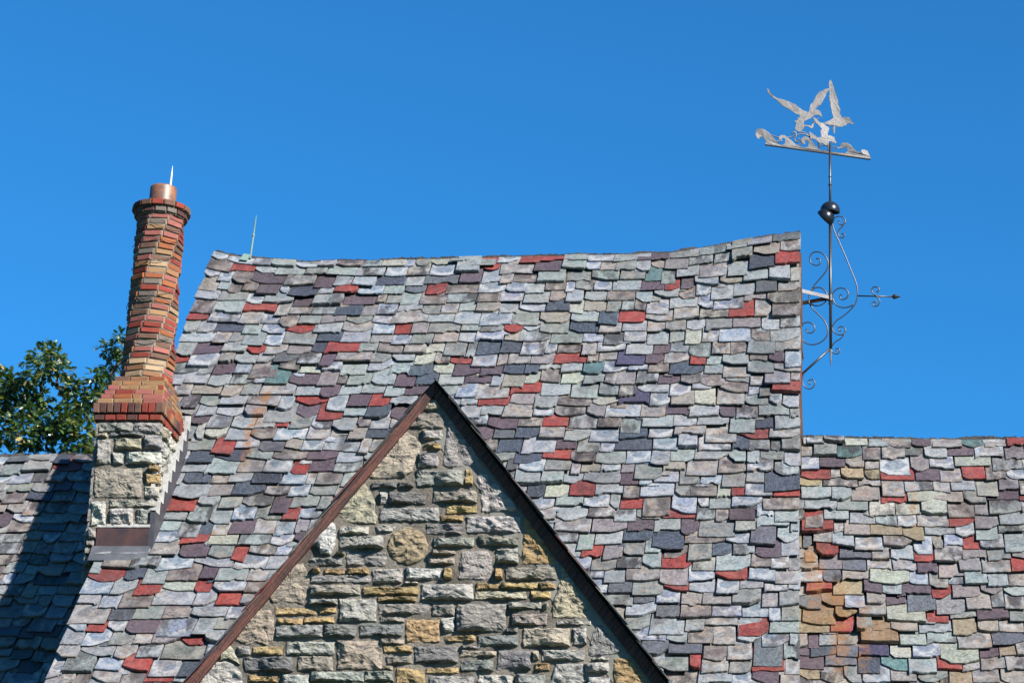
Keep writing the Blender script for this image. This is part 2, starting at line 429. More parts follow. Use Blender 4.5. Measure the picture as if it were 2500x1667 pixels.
# ------------------------------------------------------------------ slates
TINTS = {   # colour, (bloom, mottle, stripe, dark)
    'green': ((0.355, 0.40, 0.385), (0.25, 0.25, 0.0, 0.1)),
    'sage': ((0.30, 0.32, 0.295), (0.15, 0.4, 0.0, 0.25)),
    'grey': ((0.37, 0.395, 0.42), (0.4, 0.3, 0.0, 0.1)),
    'blue': ((0.30, 0.345, 0.415), (0.95, 0.12, 0.0, 0.0)),
    'bloom': ((0.31, 0.35, 0.42), (1.0, 0.6, 0.0, 0.1)),
    'mottle': ((0.36, 0.345, 0.335), (0.5, 0.95, 0.0, 0.25)),
    'tan': ((0.42, 0.36, 0.30), (0.1, 0.5, 0.0, 0.1)),
    'cream': ((0.52, 0.50, 0.41), (0.1, 0.15, 0.0, 0.1)),
    'rosy': ((0.31, 0.265, 0.265), (0.1, 0.2, 0.0, 0.08)),
    'brown': ((0.24, 0.185, 0.165), (0.25, 0.7, 0.0, 0.5)),
    'purple': ((0.165, 0.112, 0.135), (0.0, 0.06, 0.0, 0.05)),
    'indigo': ((0.105, 0.09, 0.165), (0.0, 0.0, 0.1, 0.0)),
    'dark': ((0.085, 0.095, 0.12), (0.0, 0.0, 0.8, 0.0)),
    'charcoal': ((0.16, 0.165, 0.18), (0.0, 0.05, 0.3, 0.0)),
    'teal': ((0.13, 0.235, 0.225), (0.0, 0.1, 0.2, 0.0)),
    'red': ((0.43, 0.060, 0.046), (0.0, 0.12, 0.05, 0.35)),
    'orange': ((0.42, 0.25, 0.12), (0.0, 0.35, 0.0, 0.25)),
    'ochre': ((0.44, 0.33, 0.19), (0.0, 0.3, 0.0, 0.15)),
    'olive': ((0.22, 0.215, 0.175), (0.0, 0.1, 0.0, 0.1)),
}
W_MAIN = dict(green=17, sage=13, grey=16, blue=13, bloom=11, mottle=20, tan=5, cream=3, rosy=5, brown=9, purple=4, dark=2, charcoal=2)
W_RIGHT = dict(green=9, sage=8, grey=14, blue=5, bloom=6, mottle=22, tan=11, cream=6, rosy=8, brown=8, purple=3, charcoal=4, ochre=5)
W_RUSTY = dict(tan=12, ochre=8, orange=3, olive=8, grey=7, mottle=9, charcoal=6, purple=4, brown=6, cream=5, rosy=4)
W_LEFT = dict(tan=6, grey=8, mottle=16, brown=14, green=6, blue=8, bloom=3, purple=4, sage=9, dark=6, charcoal=6)  # brown and dark kinds weighted up: part of this wing's shade is slate colour
DSP = 1 / 0.9408          # colours noted on a 2352 px wide view of the photograph
REDS = [(548,626),(779,660),(1108,627),(1230,600),(1285,598),(1563,664),(1717,720),(1819,588),(1022,668),(609,700),(457,733),(917,750),(1178,748),(1474,728),(590,792),(788,795),(703,768),(1058,817),(1600,825),(1314,824),(626,873),(418,833),(872,909),(1214,903),(1812,895),(700,915),(758,956),(1110,925),(1283,969),(635,988),(1480,998),(1738,1003),(502,1016),(1245,1052),(1304,1052),(694,1063),(1330,1130),(1450,1160),(412,1166),(680,1173),(1692,1131),(1824,1145),(1588,1193),(1352,1270),(437,1245),(531,1270),(1552,1298),(253,1317),(333,1338),(485,1362),(1547,1358),(1680,1325),(537,1385),(236,1427),(1730,1450),(425,1461),(285,1523),(1745,1530),(1580,1527),(365,1560),
        (2318,1017),(2074,1104),(2228,1080),(1893,1103),(2026,1140),(2240,1196),(1881,1213),(2252,1258),(2109,1267),(1903,1268),(2336,1298),(1892,1358),(2183,1366),(1905,1435),(2150,1430),(1895,1492),(2190,1522),(2342,1148),(135,1078),(200,1190)]
DARKS = [(787,724),(733,777),(720,797),(550,745),(690,680),(1265,717),(1320,760),(1416,735),(1190,808),(1105,790),(1165,852),(960,845),(876,940),(868,990),(1215,1010),(1210,1045),(1430,990),(1430,1030),(1245,1122),(625,1105),(585,1135),(450,1055),(450,1110),(1640,1265),(1445,1235),(1510,1240),(310,1315),(1808,1117),(1175,1010),(1890,1500),(2010,1540)]
PURPLES = [(610,660),(700,692),(830,690),(1075,650),(1505,597),(1280,623),(1490,655),(478,795),(514,848),(700,865),(1060,863),(935,868),(945,895),(1090,885),(1500,810),(1785,818),(1520,878),(755,1038),(640,1145),(570,1205),(700,1230),(1570,1210),(1500,1215),(1780,1275),(1230,1320),(340,1445),(420,1270),(1690,1180),(1325,1030),(2110,1012),(2218,1045),(2125,1090),(2000,1330),(2120,1370),(2270,1420),(2060,1525),(1880,1060),(470,1310)]
GREYD = [(1500,1370),(1445,1345),(1560,1400),(1960,1270),(1940,1300),(1900,1330),(1880,1380)]
INDIGO = [(1460,830),(1442,932),(2010,1510)]
TEALS = [(1516,630),(1362,850),(2230,1020),(1940,1045),(620,885),(2030,1535)]
ORANGES = [(1870,1268),(1935,1395),(2010,1470),(1940,1375),(1890,1410),(1960,1420),(2010,1440)]
NOTES = [(p, k) for L, k in ((REDS, 'red'), (DARKS, 'dark'), (PURPLES, 'purple'), (GREYD, 'charcoal'), (INDIGO, 'indigo'), (TEALS, 'teal'), (ORANGES, 'orange')) for p in L]

def slate_outline(w, L, rng):
    """outline of one riven slate, u across, v up the slope from its lower edge"""
    t = rng.random()
    nb = 8
    us = [w * i / nb for i in range(nb + 1)]
    vb = [0.0] * (nb + 1)
    cut = lambda: (rng.uniform(0.15, 0.6), rng.uniform(0.03, 0.12))
    if t < 0.26: pass
    elif t < 0.56:
        a, c = cut(); side = rng.random() < 0.5
        for i in range(nb + 1):
            q = (us[i] / w) if side else 1 - us[i] / w
            if q < a: vb[i] += c * (1 - q / a)
    elif t < 0.64:
        a, c = cut(); a2, c2 = cut()
        for i in range(nb + 1):
            q = us[i] / w
            if q < a: vb[i] += c * (1 - q / a)
            if 1 - q < a2: vb[i] += c2 * (1 - (1 - q) / a2)
    elif t < 0.82:
        k = rng.uniform(-0.07, 0.07)
        for i in range(nb + 1): vb[i] += k * (us[i] / w - 0.5)
    else:
        lv = 0.0
        for i in range(nb + 1):
            if rng.random() < 0.4: lv = rng.uniform(0, 0.055)
            vb[i] += lv
    rag = rng.choice((0.002, 0.004, 0.007))
    out = []
    for i in range(nb + 1):
        du = rng.uniform(-0.3, 0.3) * w / nb if 0 < i < nb else rng.uniform(-0.004, 0.004)
        out.append((us[i] + du, vb[i] + rng.uniform(-rag, rag)))
    lean = rng.uniform(-0.012, 0.012)
    for f in (0.22, 0.5, 1.0):
        out.append((w + lean * f + rng.uniform(-0.003, 0.003), max(L * f, out[nb][1] + 0.02)))
    for f in (1.0, 0.5, 0.22):
        out.append((lean * f + rng.uniform(-0.003, 0.003), max(L * f, out[0][1] + 0.02)))
    return out

def slate_field(roof, mapf, u0, u1, slen, e0, e1, weights, skip, rng, w_mean=0.262, single=300, ragged=(0.01, 0.01), notes=True, view=True, weights_at=None):
    # course lines, ridge first
    edges = []; s = 0.20
    while s < slen:
        edges.append(s); s += e0 + (e1 - e0) * s / slen
    prev = []; rec = []
    for ci in range(len(edges) - 1, -1, -1):
        sb = edges[ci]; e = e0 + (e1 - e0) * sb / slen
        u = u0 + rng.uniform(-ragged[0], ragged[0])
        course = []
        first = True
        while u < u1 - 0.02:
            w = min(max(rng.gauss(w_mean, 0.066), 0.11), 0.43)
            if first: w *= rng.uniform(0.55, 1.1); first = False
            if u + w > u1 - 0.10: w = u1 - u + rng.uniform(-ragged[1], ragged[1])
            course.append((u, w)); u += w
        now = []
        for (u, w) in course:
            drop = rng.gauss(0, 0.025)
            if rng.random() < 0.14: drop += rng.choice((-0.06, 0.05, 0.08))
            s_b = sb + drop if ci else 0.20 + rng.uniform(-0.015, 0.02)
            L = min(e * 2.15, s_b + 0.012)
            t = min(max(rng.lognormvariate(math.log(0.0165), 0.45), 0.008), 0.05)
            hb = 0.004
            for g in prev:
                if g['u'] < u + w and g['u'] + g['w'] > u and g['sb'] - g['L'] < s_b < g['sb']:
                    f = (g['sb'] - s_b) / g['L']
                    hb = max(hb, g['hb'] * (1 - f) + 0.002 * f + g['t'])
            hb = min(hb + rng.uniform(0.001, 0.008), 0.13)
            g = dict(u=u, w=w, sb=s_b, L=L, t=t, hb=hb, e=e, ci=ci)
            now.append(g)
            mid = mapf(u + w / 2, s_b - e * 0.4, hb)
            if skip(g, mapf): continue
            q = [project(mapf(u + a * w, s_b - e * b, hb)) for a, b in ((0, 0), (1, 0), (1, 1), (0, 1))]
            g['q'] = q; g['c'] = project(mid)
            ar = 0.5 * abs(sum(q[i][0] * q[(i + 1) % 4][1] - q[(i + 1) % 4][0] * q[i][1] for i in range(4)))
            cx, cy = g['c']
            if not (-30 < cx < W + 30 and -30 < cy < H + 10): ar = 0
            g['area'] = ar
            rec.append(g)
        for g0 in now[:-1]:
            if rng.random() < 0.14 and ci:      # a broken piece slipped in at the joint
                wf = rng.uniform(0.09, 0.19); ce = g0['u'] + g0['w']
                if ce + wf / 2 > u1 or ce - wf / 2 < u0: continue
                g = dict(u=ce - wf / 2, w=wf, sb=sb + rng.uniform(0.015, 0.06), L=e * 1.2, t=rng.uniform(0.006, 0.012), hb=max(0.004, g0['hb'] - 0.012), e=e, ci=ci, bit=True)
                if skip(g, mapf): continue
                g['c'] = project(mapf(ce, g['sb'], g['hb'])); g['area'] = 0
                rec.append(g)
        prev = now + [g for g in prev if g['ci'] == ci + 1]
    for g in rec:
        wt = weights_at(g) if weights_at else weights
        g['kind'] = rng.choices(list(wt), list(wt.values()))[0]
    if notes:
        for (p, k) in NOTES:
            x, y = p[0] * DSP, p[1] * DSP
            best = None; bd = 26
            for g in rec:
                if g.get('bit'): continue
                dd = math.hypot((g['c'][0] - x) * 0.6, g['c'][1] - y)
                if dd < bd: bd = dd; best = g
            if best:
                best['kind'] = k
                if k == 'red' and rng.random() < 0.65:      # the slate above hangs low over it
                    dn = rng.uniform(0.05, 0.11)
                    for g in rec:
                        if not g.get('bit') and g['ci'] == best['ci'] - 1 and g['u'] < best['u'] + best['w'] - 0.05 and g['u'] + g['w'] > best['u'] + 0.05 and not g.get('low') and g['kind'] != 'red':
                            g['low'] = True; g['sb'] += dn; g['L'] += dn; g['hb'] += 0.004
                            if rng.random() < 0.6: break
    big = sorted([g for g in rec if g['area'] > 0], key=lambda g: -g['area'])[:single]
    for g in big: g['one'] = True
    rest_v, rest_f, rest_t, rest_w, rest_u = [], [], [], [], []
    for g in rec:
        out = slate_outline(g['w'] - rng.uniform(0.004, 0.018), g['L'], rng)
        n = len(out); L = g['L']
        base, wear = TINTS[g['kind']]
        j = rng.uniform(0.84, 1.16); hue = [rng.uniform(0.95, 1.05) for _ in range(3)]
        col = [min(base[i] * j * hue[i] * (0.95, 1.0, 1.05)[i] * (0.69 if base[1] > 0.2 else 0.66 if g['kind'] == 'red' else 0.58), 0.8) for i in range(3)] + [1.0]
        wr = [min(max(v * rng.uniform(0.55, 1.3), 0), 1) for v in wear]
        if rng.random() < 0.18 and g['kind'] not in ('red', 'purple', 'dark', 'indigo'): wr[3] = rng.uniform(0.5, 0.95)
        seed = rng.random()
        cu = sum(p[0] for p in out) / n; cv = sum(p[1] for p in out) / n
        V = []; UVN = []
        ripple = rng.uniform(0, 6); bow = rng.uniform(-0.003, 0.003)
        for ring in range(3):
            for (a, bq) in out:
                if ring == 2: hh = 0.0; uu, vv = a, bq
                elif ring == 1: hh = g['t'] * rng.uniform(0.62, 0.9); uu, vv = a, bq
                else:
                    ins = rng.uniform(0.001, 0.004) if g['t'] < 0.02 else rng.uniform(0.002, 0.008)
                    dl = math.hypot(cu - a, cv - bq) or 1
                    uu = a + (cu - a) / dl * ins; vv = bq + (cv - bq) / dl * ins
                    hh = g['t'] + bow * math.sin(ripple + uu * 18)
                low = g['hb'] * (1 - vv / L) + 0.002 * vv / L
                V.append(mapf(g['u'] + uu, g['sb'] - vv, low + hh))
                UVN.append((uu / g['w'] * 2 - 1, vv / g['e'], seed))
        Fc = [tuple(range(n))]
        for i in range(n):
            k = (i + 1) % n
            Fc.append((i, n + i, n + k, k)); Fc.append((n + i, 2 * n + i, 2 * n + k, n + k))
        if g.get('one'):
            c = sum(V, Vector()) / len(V)
            build("slate", V, Fc, M['slate'], roof, origin=c, attrs={'tint': ('FLOAT_COLOR', [col] * len(V)), 'wear': ('FLOAT_COLOR', [wr] * len(V)), 'uvn': ('FLOAT_VECTOR', UVN)})
        else:
            k = len(rest_v); rest_v += V; rest_f += [tuple(i + k for i in f) for f in Fc]
            rest_t += [col] * len(V); rest_w += [wr] * len(V); rest_u += UVN
    if rest_v:
        build("slate_courses", rest_v, rest_f, M['slate'], roof, attrs={'tint': ('FLOAT_COLOR', rest_t), 'wear': ('FLOAT_COLOR', rest_w), 'uvn': ('FLOAT_VECTOR', rest_u)}, kind="stuff")
    return rec

# ------------------------------------------------------------------ ground
g = MB(); g.add([(-900, -900, 0), (900, -900, 0), (900, 900, 0), (-900, 900, 0)], [(0, 1, 2, 3)])
gr = g.out("ground", M['grass'], kind="structure")

# ------------------------------------------------------------------ main house
house = empty("stone_house", ((XL + XR) / 2, RY, 0), "tall stone house with a steep patchwork slate roof, pointed front gable and twisted brick chimney", "house")
SL_MAIN = 8.7
def deck(name, mapf, x0, x1, slen, parent, nx=40):
    """front and back slope of a roof with thickness"""
    xs = [x0 + (x1 - x0) * i / nx for i in range(nx + 1)]
    ss = [0, 0.4, 0.9, 1.5, 2.3, slen]
    v, f = [], []
    yr = mapf(x0, 0, 0).y
    for x in xs:
        front = [mapf(x, s, 0.0) for s in ss]
        back = [Vector((p.x, 2 * yr - p.y, p.z)) for p in front[1:]]
        ring = list(reversed(front)) + back
        inner = [p - Vector((0, 0, 0.16)) for p in reversed(ring)]
        v += ring + inner
    k = 4 * len(ss) - 2
    for i in range(nx):
        for j in range(k):
            a, b = i * k + j, i * k + (j + 1) % k
            f.append((a, b, b + k, a + k))
    h = k // 2
    for i, flip in ((0, False), (nx, True)):
        for j in range(h - 1):
            q = (i * k + j, i * k + j + 1, i * k + k - 2 - j, i * k + k - 1 - j)
            f.append(q if not flip else q[::-1])
    return build(name, v, f, M['deck'], parent)
main_roof = deck("main_roof", main_map, XL + 0.03, XR - 0.03, SL_MAIN, house)

def skip_main(g, mapf):
    ins = 0
    for a in (0.0, 0.5, 1.0):
        for b in (0.0, 1.0):
            p = mapf(g['u'] + a * g['w'], g['sb'] - b * g['e'], 0.03)
            if under_gable(p.x, p.z, 0.05) and p.y > YG: ins += 1
            elif CX0 - 0.1 < p.x < CX1 - 0.03 and CY0 < p.y < CY1: ins += 1
    return ins == 6
rng = random.Random(11)
main_rec = slate_field(main_roof, main_map, XL, XR, SL_MAIN, 0.232, 0.198, W_MAIN, skip_main, rng)

# the slates of the far slope stand a little above the ridge
def ridge_cap(parent, mapf, x0, x1, seed):
    r = random.Random(seed); mb = MB(); x = x0
    while x < x1:
        w = r.uniform(0.18, 0.34); w = min(w, x1 - x)
        k = max(2, int(w / 0.035)); hs = r.uniform(0.03, 0.05)
        for i in range(k):
            a = mapf(x + w * i / k, 0, 0); b = mapf(x + w * (i + 1) / k, 0, 0)
            h0 = hs + r.uniform(-0.006, 0.012)
            mb.hexa([(a.x, a.y + 0.004, a.z - 0.03), (b.x, b.y + 0.004, b.z - 0.03), (b.x, b.y + 0.13, b.z - 0.20), (a.x, a.y + 0.13, a.z - 0.20)],
                    [(a.x, a.y - 0.012, a.z + h0), (b.x, b.y - 0.012, b.z + h0), (b.x, b.y + 0.15, b.z - 0.15), (a.x, a.y + 0.15, a.z - 0.15)])
        x += w
    mb.out("ridge_slates", M['ridge'], parent, kind="stuff")
ridge_cap(main_roof, main_map, XL + 0.02, XR - 0.01, 3)

# gable-end and side walls of the main house
eave_front, eave_back = RY - SL_MAIN * CP, RY + SL_MAIN * CP
eave_z = RZ - SL_MAIN * SP
mb = MB()
yf, yb = eave_front + 0.35, eave_back - 0.35
zt = RZ - 0.25; zs = zt - (RY - yf) * TP
for (xa, xb) in ((XL + 0.10, XL + 0.45), (XR - 0.45, XR - 0.06)):
    prof = [(yf, 0), (yb, 0), (yb, zs), (RY, zt), (yf, zs)]
    v = [(xa, y, z) for y, z in prof] + [(xb, y, z) for y, z in prof]
    mb.add(v, [(4, 3, 2, 1, 0), (5, 6, 7, 8, 9)] + [(i, (i + 1) % 5, 5 + (i + 1) % 5, 5 + i) for i in range(5)])
mb.box(XL + 0.45, XR - 0.45, yf, yf + 0.4, 0, zs - 0.1)
mb.box(XL + 0.45, XR - 0.45, yb - 0.4, yb, 0, zs - 0.1)
mb.out("house_wall", M['house_wall'], house)

# dark strip of verge timber under the slates at the tall end
mb = MB()
for i in range(7):
    s0 = 0.35 + i * 0.58; s1 = s0 + 0.575
    a = [main_map(x, s, h) for (s, x, h) in ((s0, XR - 0.03, -0.15), (s1, XR - 0.03, -0.15), (s1, XR + 0.012 + 0.012 * (i % 3), -0.15), (s0, XR + 0.012 + 0.012 * (i % 2), -0.15))]
    b = [main_map(x, s, h) for (s, x, h) in ((s0, XR - 0.03, 0.0), (s1, XR - 0.03, 0.0), (s1, XR + 0.008, 0.0), (s0, XR + 0.008, 0.0))]
    mb.hexa(a, b)
mb.out("verge_board", M['rusty_iron'], house)

# ------------------------------------------------------------------ stones
def resample(poly, step):
    out = []
    n = len(poly)
    for i in range(n):
        a, b = poly[i], poly[(i + 1) % n]
        d = math.dist(a, b); k = max(1, int(round(d / step)))
        for j in range(k):
            t = j / k; out.append((a[0] + (b[0] - a[0]) * t, a[1] + (b[1] - a[1]) * t))
    return out
def rock(name, poly, place, depth, mat, parent, rng, color, step=0.026, jit=0.006, rough=1.0):
    """one rock-faced stone; poly in metres (a, b), place(a, b, d) -> world, d outward from the mortar face"""
    pts = resample(poly, step)
    n = len(pts)
    ca = sum(p[0] for p in pts) / n; cb = sum(p[1] for p in pts) / n
    sx = max(p[0] for p in pts) - min(p[0] for p in pts); sy = max(p[1] for p in pts) - min(p[1] for p in pts)
    q = []
    for (a, b) in pts:
        r = 0.012
        dl = math.hypot(a - ca, b - cb) or 1
        k = noise.noise(Vector((a * 19, b * 19, rng.random() * 0.2 + 3)))
        q.append((a + (ca - a) / dl * r * max(0, k) * 1.4 + rng.uniform(-jit, jit), b + (cb - b) / dl * r * max(0, k) * 1.4 + rng.uniform(-jit, jit)))
    planes = []
    for _ in range(5):
        th = rng.uniform(0, 2 * math.pi); sl = rng.uniform(0.08, 0.6)
        planes.append((sl * math.cos(th), sl * math.sin(th) , rng.uniform(0.85, 1.25) * depth, rng.uniform(-0.3, 0.3) * sx, rng.uniform(-0.3, 0.3) * sy))
    off = Vector((rng.random() * 50, rng.random() * 50, rng.random() * 50))
    def height(a, b, k):
        h = min(p[2] + p[0] * (a - ca - p[3]) + p[1] * (b - cb - p[4]) for p in planes)
        h = min(max(h, 0.35 * depth), 1.5 * depth)
        h += rough * (noise.fractal(Vector((a * 11, b * 17, 0)) + off, 0.8, 2.0, 4) * 0.016 - abs(noise.noise(Vector((a * 7, b * 12, 5)) + off)) * 0.030 + 0.012)
        edge = min(1.0, (1 - k) / 0.22)
        return h * (0.55 + 0.45 * edge)
    ks = (1.0, 1.0, 0.95, 0.86, 0.76, 0.65, 0.53, 0.40, 0.26, 0.12)
    V = []; n = len(q)
    for ri, k in enumerate(ks):
        for (a, b) in q:
            aa = ca + (a - ca) * k; bb = cb + (b - cb) * k
            if ri == 0: d = -0.02
            elif ri == 1: d = height(aa, bb, 1.0) * 0.75
            else: d = height(aa, bb, k) + rng.uniform(-0.0025, 0.0025)
            V.append(place(aa, bb, d))
    V.append(place(ca, cb, height(ca, cb, 0)))
    Fc = []
    for r in range(len(ks) - 1):
        for i in range(n):
            k = (i + 1) % n
            Fc.append((r * n + i, r * n + k, (r + 1) * n + k, (r + 1) * n + i))
    l = (len(ks) - 1) * n
    for i in range(n): Fc.append((l + i, l + (i + 1) % n, len(V) - 1))
    # keep faces turned outward whichever way the outline runs
    ar = sum(q[i][0] * q[(i + 1) % n][1] - q[(i + 1) % n][0] * q[i][1] for i in range(n))
    if ar < 0: Fc = [f[::-1] for f in Fc]
    c = sum(V, Vector()) / len(V)
    return build(name, V, Fc, mat, parent, origin=c, color=color)

SC = {'L': (0.53, 0.515, 0.485), 'G': (0.39, 0.38, 0.36), 'D': (0.26, 0.26, 0.26), 'Y': (0.52, 0.375, 0.20), 'C': (0.52, 0.465, 0.37), 'B': (0.40, 0.365, 0.31), 'W': (0.64, 0.615, 0.57), 'O': (0.47, 0.385, 0.26)}
def scol(k, rng):
    c = SC[k]; j = rng.uniform(0.85, 1.15)
    return tuple(min(x * j * rng.uniform(0.96, 1.04) * w, 0.82) for x, w in zip(c, (1.20, 1.18, 1.13)))

# stones of the front gable, traced tile by tile: tile origin and scale, then (kind, x0, y0, x1, y1) or (kind, outline)
TILES = [
 ((840, 900, 5.6), [
  ('C', [(1120,420),(1200,400),(1290,415),(1310,560),(1010,565)]),
  ('B', [(940,605),(1340,600),(1365,680),(1360,800),(1200,810),(850,790),(870,690)]),
  ('W', 1055,840,1340,960), ('Y', 1085,1020,1320,1100), ('G', 1010,1150,1285,1330),
  ('C', [(810,810),(950,900),(1050,1030),(1020,1180),(960,1260),(930,1400),(830,1470),(600,1490),(270,1470),(480,1180),(560,1090)]),
  ('G', [(1470,640),(1540,700),(1700,930),(1790,1080),(1860,1250),(1840,1310),(1400,1340),(1350,1300),(1370,1080),(1400,900),(1420,720)]),
  ('G', 990,1385,1620,1590), ('Y', [(1660,1360),(1740,1370),(1760,1585),(1650,1585)]),
 ]),
 ((700, 1150, 6.27), [
  ('D', 1290,180,1680,240), ('D', 1700,170,1940,235),
  ('C', [(1110,140),(1200,200),(1280,300),(1340,420),(1345,600),(1380,690),(1350,790),(1000,780),(720,640),(860,480),(960,340)]),
  ('L', 1420,320,1545,495), ('D', 1555,310,2120,490), ('G', 1430,550,2330,750),
  ('W', [(650,710),(740,820),(745,1000),(720,1200),(670,1280),(590,1260),(520,1250),(440,1120),(330,1150),(470,960),(480,890),(570,830)]),
  ('W', 805,840,1260,950), ('W', [(1360,835),(1690,825),(1620,915),(1400,920)]),
  ('L', 800,990,1480,1170), ('B', 750,1235,890,1270), ('G', 330,1320,850,1420), ('G', 910,1230,1520,1430),
  ('O', [(1855+310*math.cos(6.2832*i/18), 1130+285*math.sin(6.2832*i/18)) for i in range(18)]),
  ('Y', 385,1480,510,1545), ('Y', 570,1480,880,1560), ('Y', 920,1480,1250,1568),
 ]),
 ((1020, 1150, 6.27), [
  ('L', [(940,10),(1040,30),(1100,130),(1210,200),(1370,370),(1480,480),(1520,600),(970,615),(980,480),(960,300),(900,80)]),
  ('B', 235,300,910,465), ('Y', 430,520,910,635), ('Y', 345,670,690,755), ('L', 740,680,1560,925),
  ('Y', [(1620,690),(1700,740),(1830,880),(1910,980),(2000,1120),(2060,1290),(2100,1380),(2080,1415),(1610,1400),(1600,1200),(1610,900)]),
  ('D', 130,790,680,950), ('G', 240,1020,850,1140), ('B', 935,1000,1550,1125), ('B', 210,1210,580,1265), ('C', 160,1330,560,1410),
  ('G', [(680,1210),(1060,1205),(1130,1320),(1130,1640),(620,1640),(640,1400)]), ('G', 1190,1180,1540,1400),
 ]),
 ((840, 1380, 5.464), [
  ('L', 380,35,770,225), ('L', 820,30,1310,185), ('Y', 1330,30,1440,180), ('W', 800,218,1000,240), ('Y', 240,280,985,380),
  ('L', 1030,240,1715,450), ('Y', 1755,225,2075,310), ('Y', 440,420,965,470), ('G', 460,500,1130,640), ('B', 1180,515,1475,660),
  ('G', 1500,510,2160,870), ('B', 475,680,800,745), ('L', [(1280,700),(1475,670),(1470,880),(1330,895),(1300,760)]),
  ('Y', 820,710,1270,1010), ('Y', 1340,930,1745,1005), ('D', 210,780,780,930), ('B', 480,980,800,1045), ('G', 1550,1060,1800,1095),
  ('Y', 525,1065,905,1145), ('B', 550,1200,900,1300), ('D', 930,1075,1510,1285), ('C', 1545,1130,2030,1200), ('D', 1560,1250,1990,1390),
  ('G', 1140,1470,1730,1640), ('Y', 1095,1355,1525,1430), ('Y', [(695,1360),(1040,1370),(1070,1450),(1090,1640),(690,1640)]),
  ('G', 275,1400,650,1530), ('C', 520,1345,650,1390), ('Y', 2015,30,2110,180), ('W', 1775,1460,2260,1640),
  ('B', 100,1560,640,1700), ('G', 1200,1660,1700,1760), 
 ]),
 ((1220, 1340, 4.795), [
  ('B', 70,205,670,350), ('Y', 20,390,450,460), ('Y', 460,390,655,460), ('C', -290,492,310,575), ('Y', 355,485,600,575),
  ('G', 100,620,490,690), ('C', 500,620,570,700), ('B', 130,750,550,880), ('G', 70,930,210,968), ('D', -255,1000,215,1120),
  ('C', 270,915,820,1135), ('L', 860,920,1015,1115), ('W', 660,835,1065,875),
  ('C', [(740,200),(770,260),(850,350),(900,480),(980,600),(1060,780),(1000,800),(620,790),(620,600),(680,480),(700,330),(720,250)]),
  ('G', [(1130,880),(1190,880),(1280,1000),(1370,1120),(1440,1160),(1370,1220),(1050,1240),(1050,1150),(1100,950)]),
  ('D', -30,1180,365,1400), ('C', 385,1180,460,1290), ('L', 485,1175,995,1295), ('Y', 400,1335,585,1415),
  ('W', 1070,1262,1290,1290), ('L', 1000,1325,1285,1430), ('L', 1010,1495,1285,1640),
  ('Y', [(1330,1270),(1500,1270),(1570,1300),(1640,1420),(1680,1480),(1740,1600),(1330,1600)]),
  ('L', [(660,1340),(960,1330),(990,1440),(995,1640),(560,1640),(620,1450)]), ('G', 190,1460,540,1640),
 ]),
 ((440, 1400, 5.6), [
  ('L', 1775,17,2598,112), ('B', 1770,150,2460,272), ('G', 1735,345,2150,410), ('L', 2165,340,2675,640), ('Y', 1290,460,1870,550),
  ('Y', 1900,450,2125,530), ('Y', 1325,600,1665,685), ('Y', 1690,585,2100,670), ('G', 1300,695,1945,860), ('D', 1965,690,2400,850),
  ('L', 1450,920,2110,1100), ('B', 1600,1115,2080,1310), ('C', 2140,905,2750,1300), ('D', 860,1145,1540,1330), ('L', 780,990,945,1110),
  ('Y', 985,985,1395,1105), ('L', 1390,1380,1755,1560), ('Y', 925,1385,1330,1470), ('G', 1785,1335,2510,1460),
  ('C', [(1580,-235),(1670,-160),(1750,-40),(1765,30),(1730,220),(1680,400),(1570,390),(1400,355),(1260,390),(1190,310),(1280,180),(1400,30),(1480,-110)]),
  ('C', [(1090,430),(1110,480),(1230,480),(1270,560),(1285,750),(1260,900),(1180,960),(1000,930),(900,960),(760,900),(790,770),(900,620),(1000,500)]),
  ('C', [(670,960),(740,1040),(770,1150),(810,1240),(760,1210),(660,1150),(560,1170),(500,1195),(560,1090)]),
  ('L', [(620,1175),(740,1250),(830,1340),(880,1600),(230,1600),(300,1350),(480,1210)]),
  ('G', 950,1520,1340,1640),
 ]),
]
gable_wall_v = MB()
zb = 0.0
def rake_z(x, off): return apex.z - off - (TL * (apex.x - x) if x < apex.x else TR * (x - apex.x))
xl_g = apex.x - (apex.z - 3.4) / TL + 0.1; xr_g = apex.x + (apex.z - 3.4) / TR - 0.1
prof = [(xl_g, 0), (xr_g, 0), (xr_g, rake_z(xr_g, 0.10)), (apex.x, apex.z - 0.10), (xl_g, rake_z(xl_g, 0.10))]
gable_wall_v.add([(x, YG, z) for x, z in prof] + [(x, YG + 0.45, z) for x, z in prof], [(0, 1, 2, 3, 4), (9, 8, 7, 6, 5)] + [((i + 1) % 5, i, 5 + i, 5 + (i + 1) % 5) for i in range(5)])
gable_wall = gable_wall_v.out("gable_wall", M['mortar'], house)
rng = random.Random(5)
place_g = lambda a, b, d: Vector((a, YG - d, b))
n_st = 0
for (ox, oy, sc), items in TILES:
    for it in items:
        if len(it) == 5:
            k, x0, y0, x1, y1 = it; poly = [(x0, y1), (x1, y1), (x1, y0), (x0, y0)]
            jj = 7
            poly = [(x + rng.uniform(-jj, jj), y + rng.uniform(-jj, jj)) for x, y in poly]
        else: k, poly = it
        P = [on_y(ox + x / sc, oy + y / sc, YG - 0.03) for x, y in poly]
        P2 = [(p.x, p.z) for p in P]
        if len(it) == 5: depth = rng.uniform(0.040, 0.080); depth *= 0.8 if k == 'Y' else 1
        else: depth = rng.uniform(0.034, 0.048)
        rock("stone", P2, place_g, depth, M['stone'], gable_wall, rng, scol(k, rng), rough=1.25 if k == 'O' else 1.0); n_st += 1
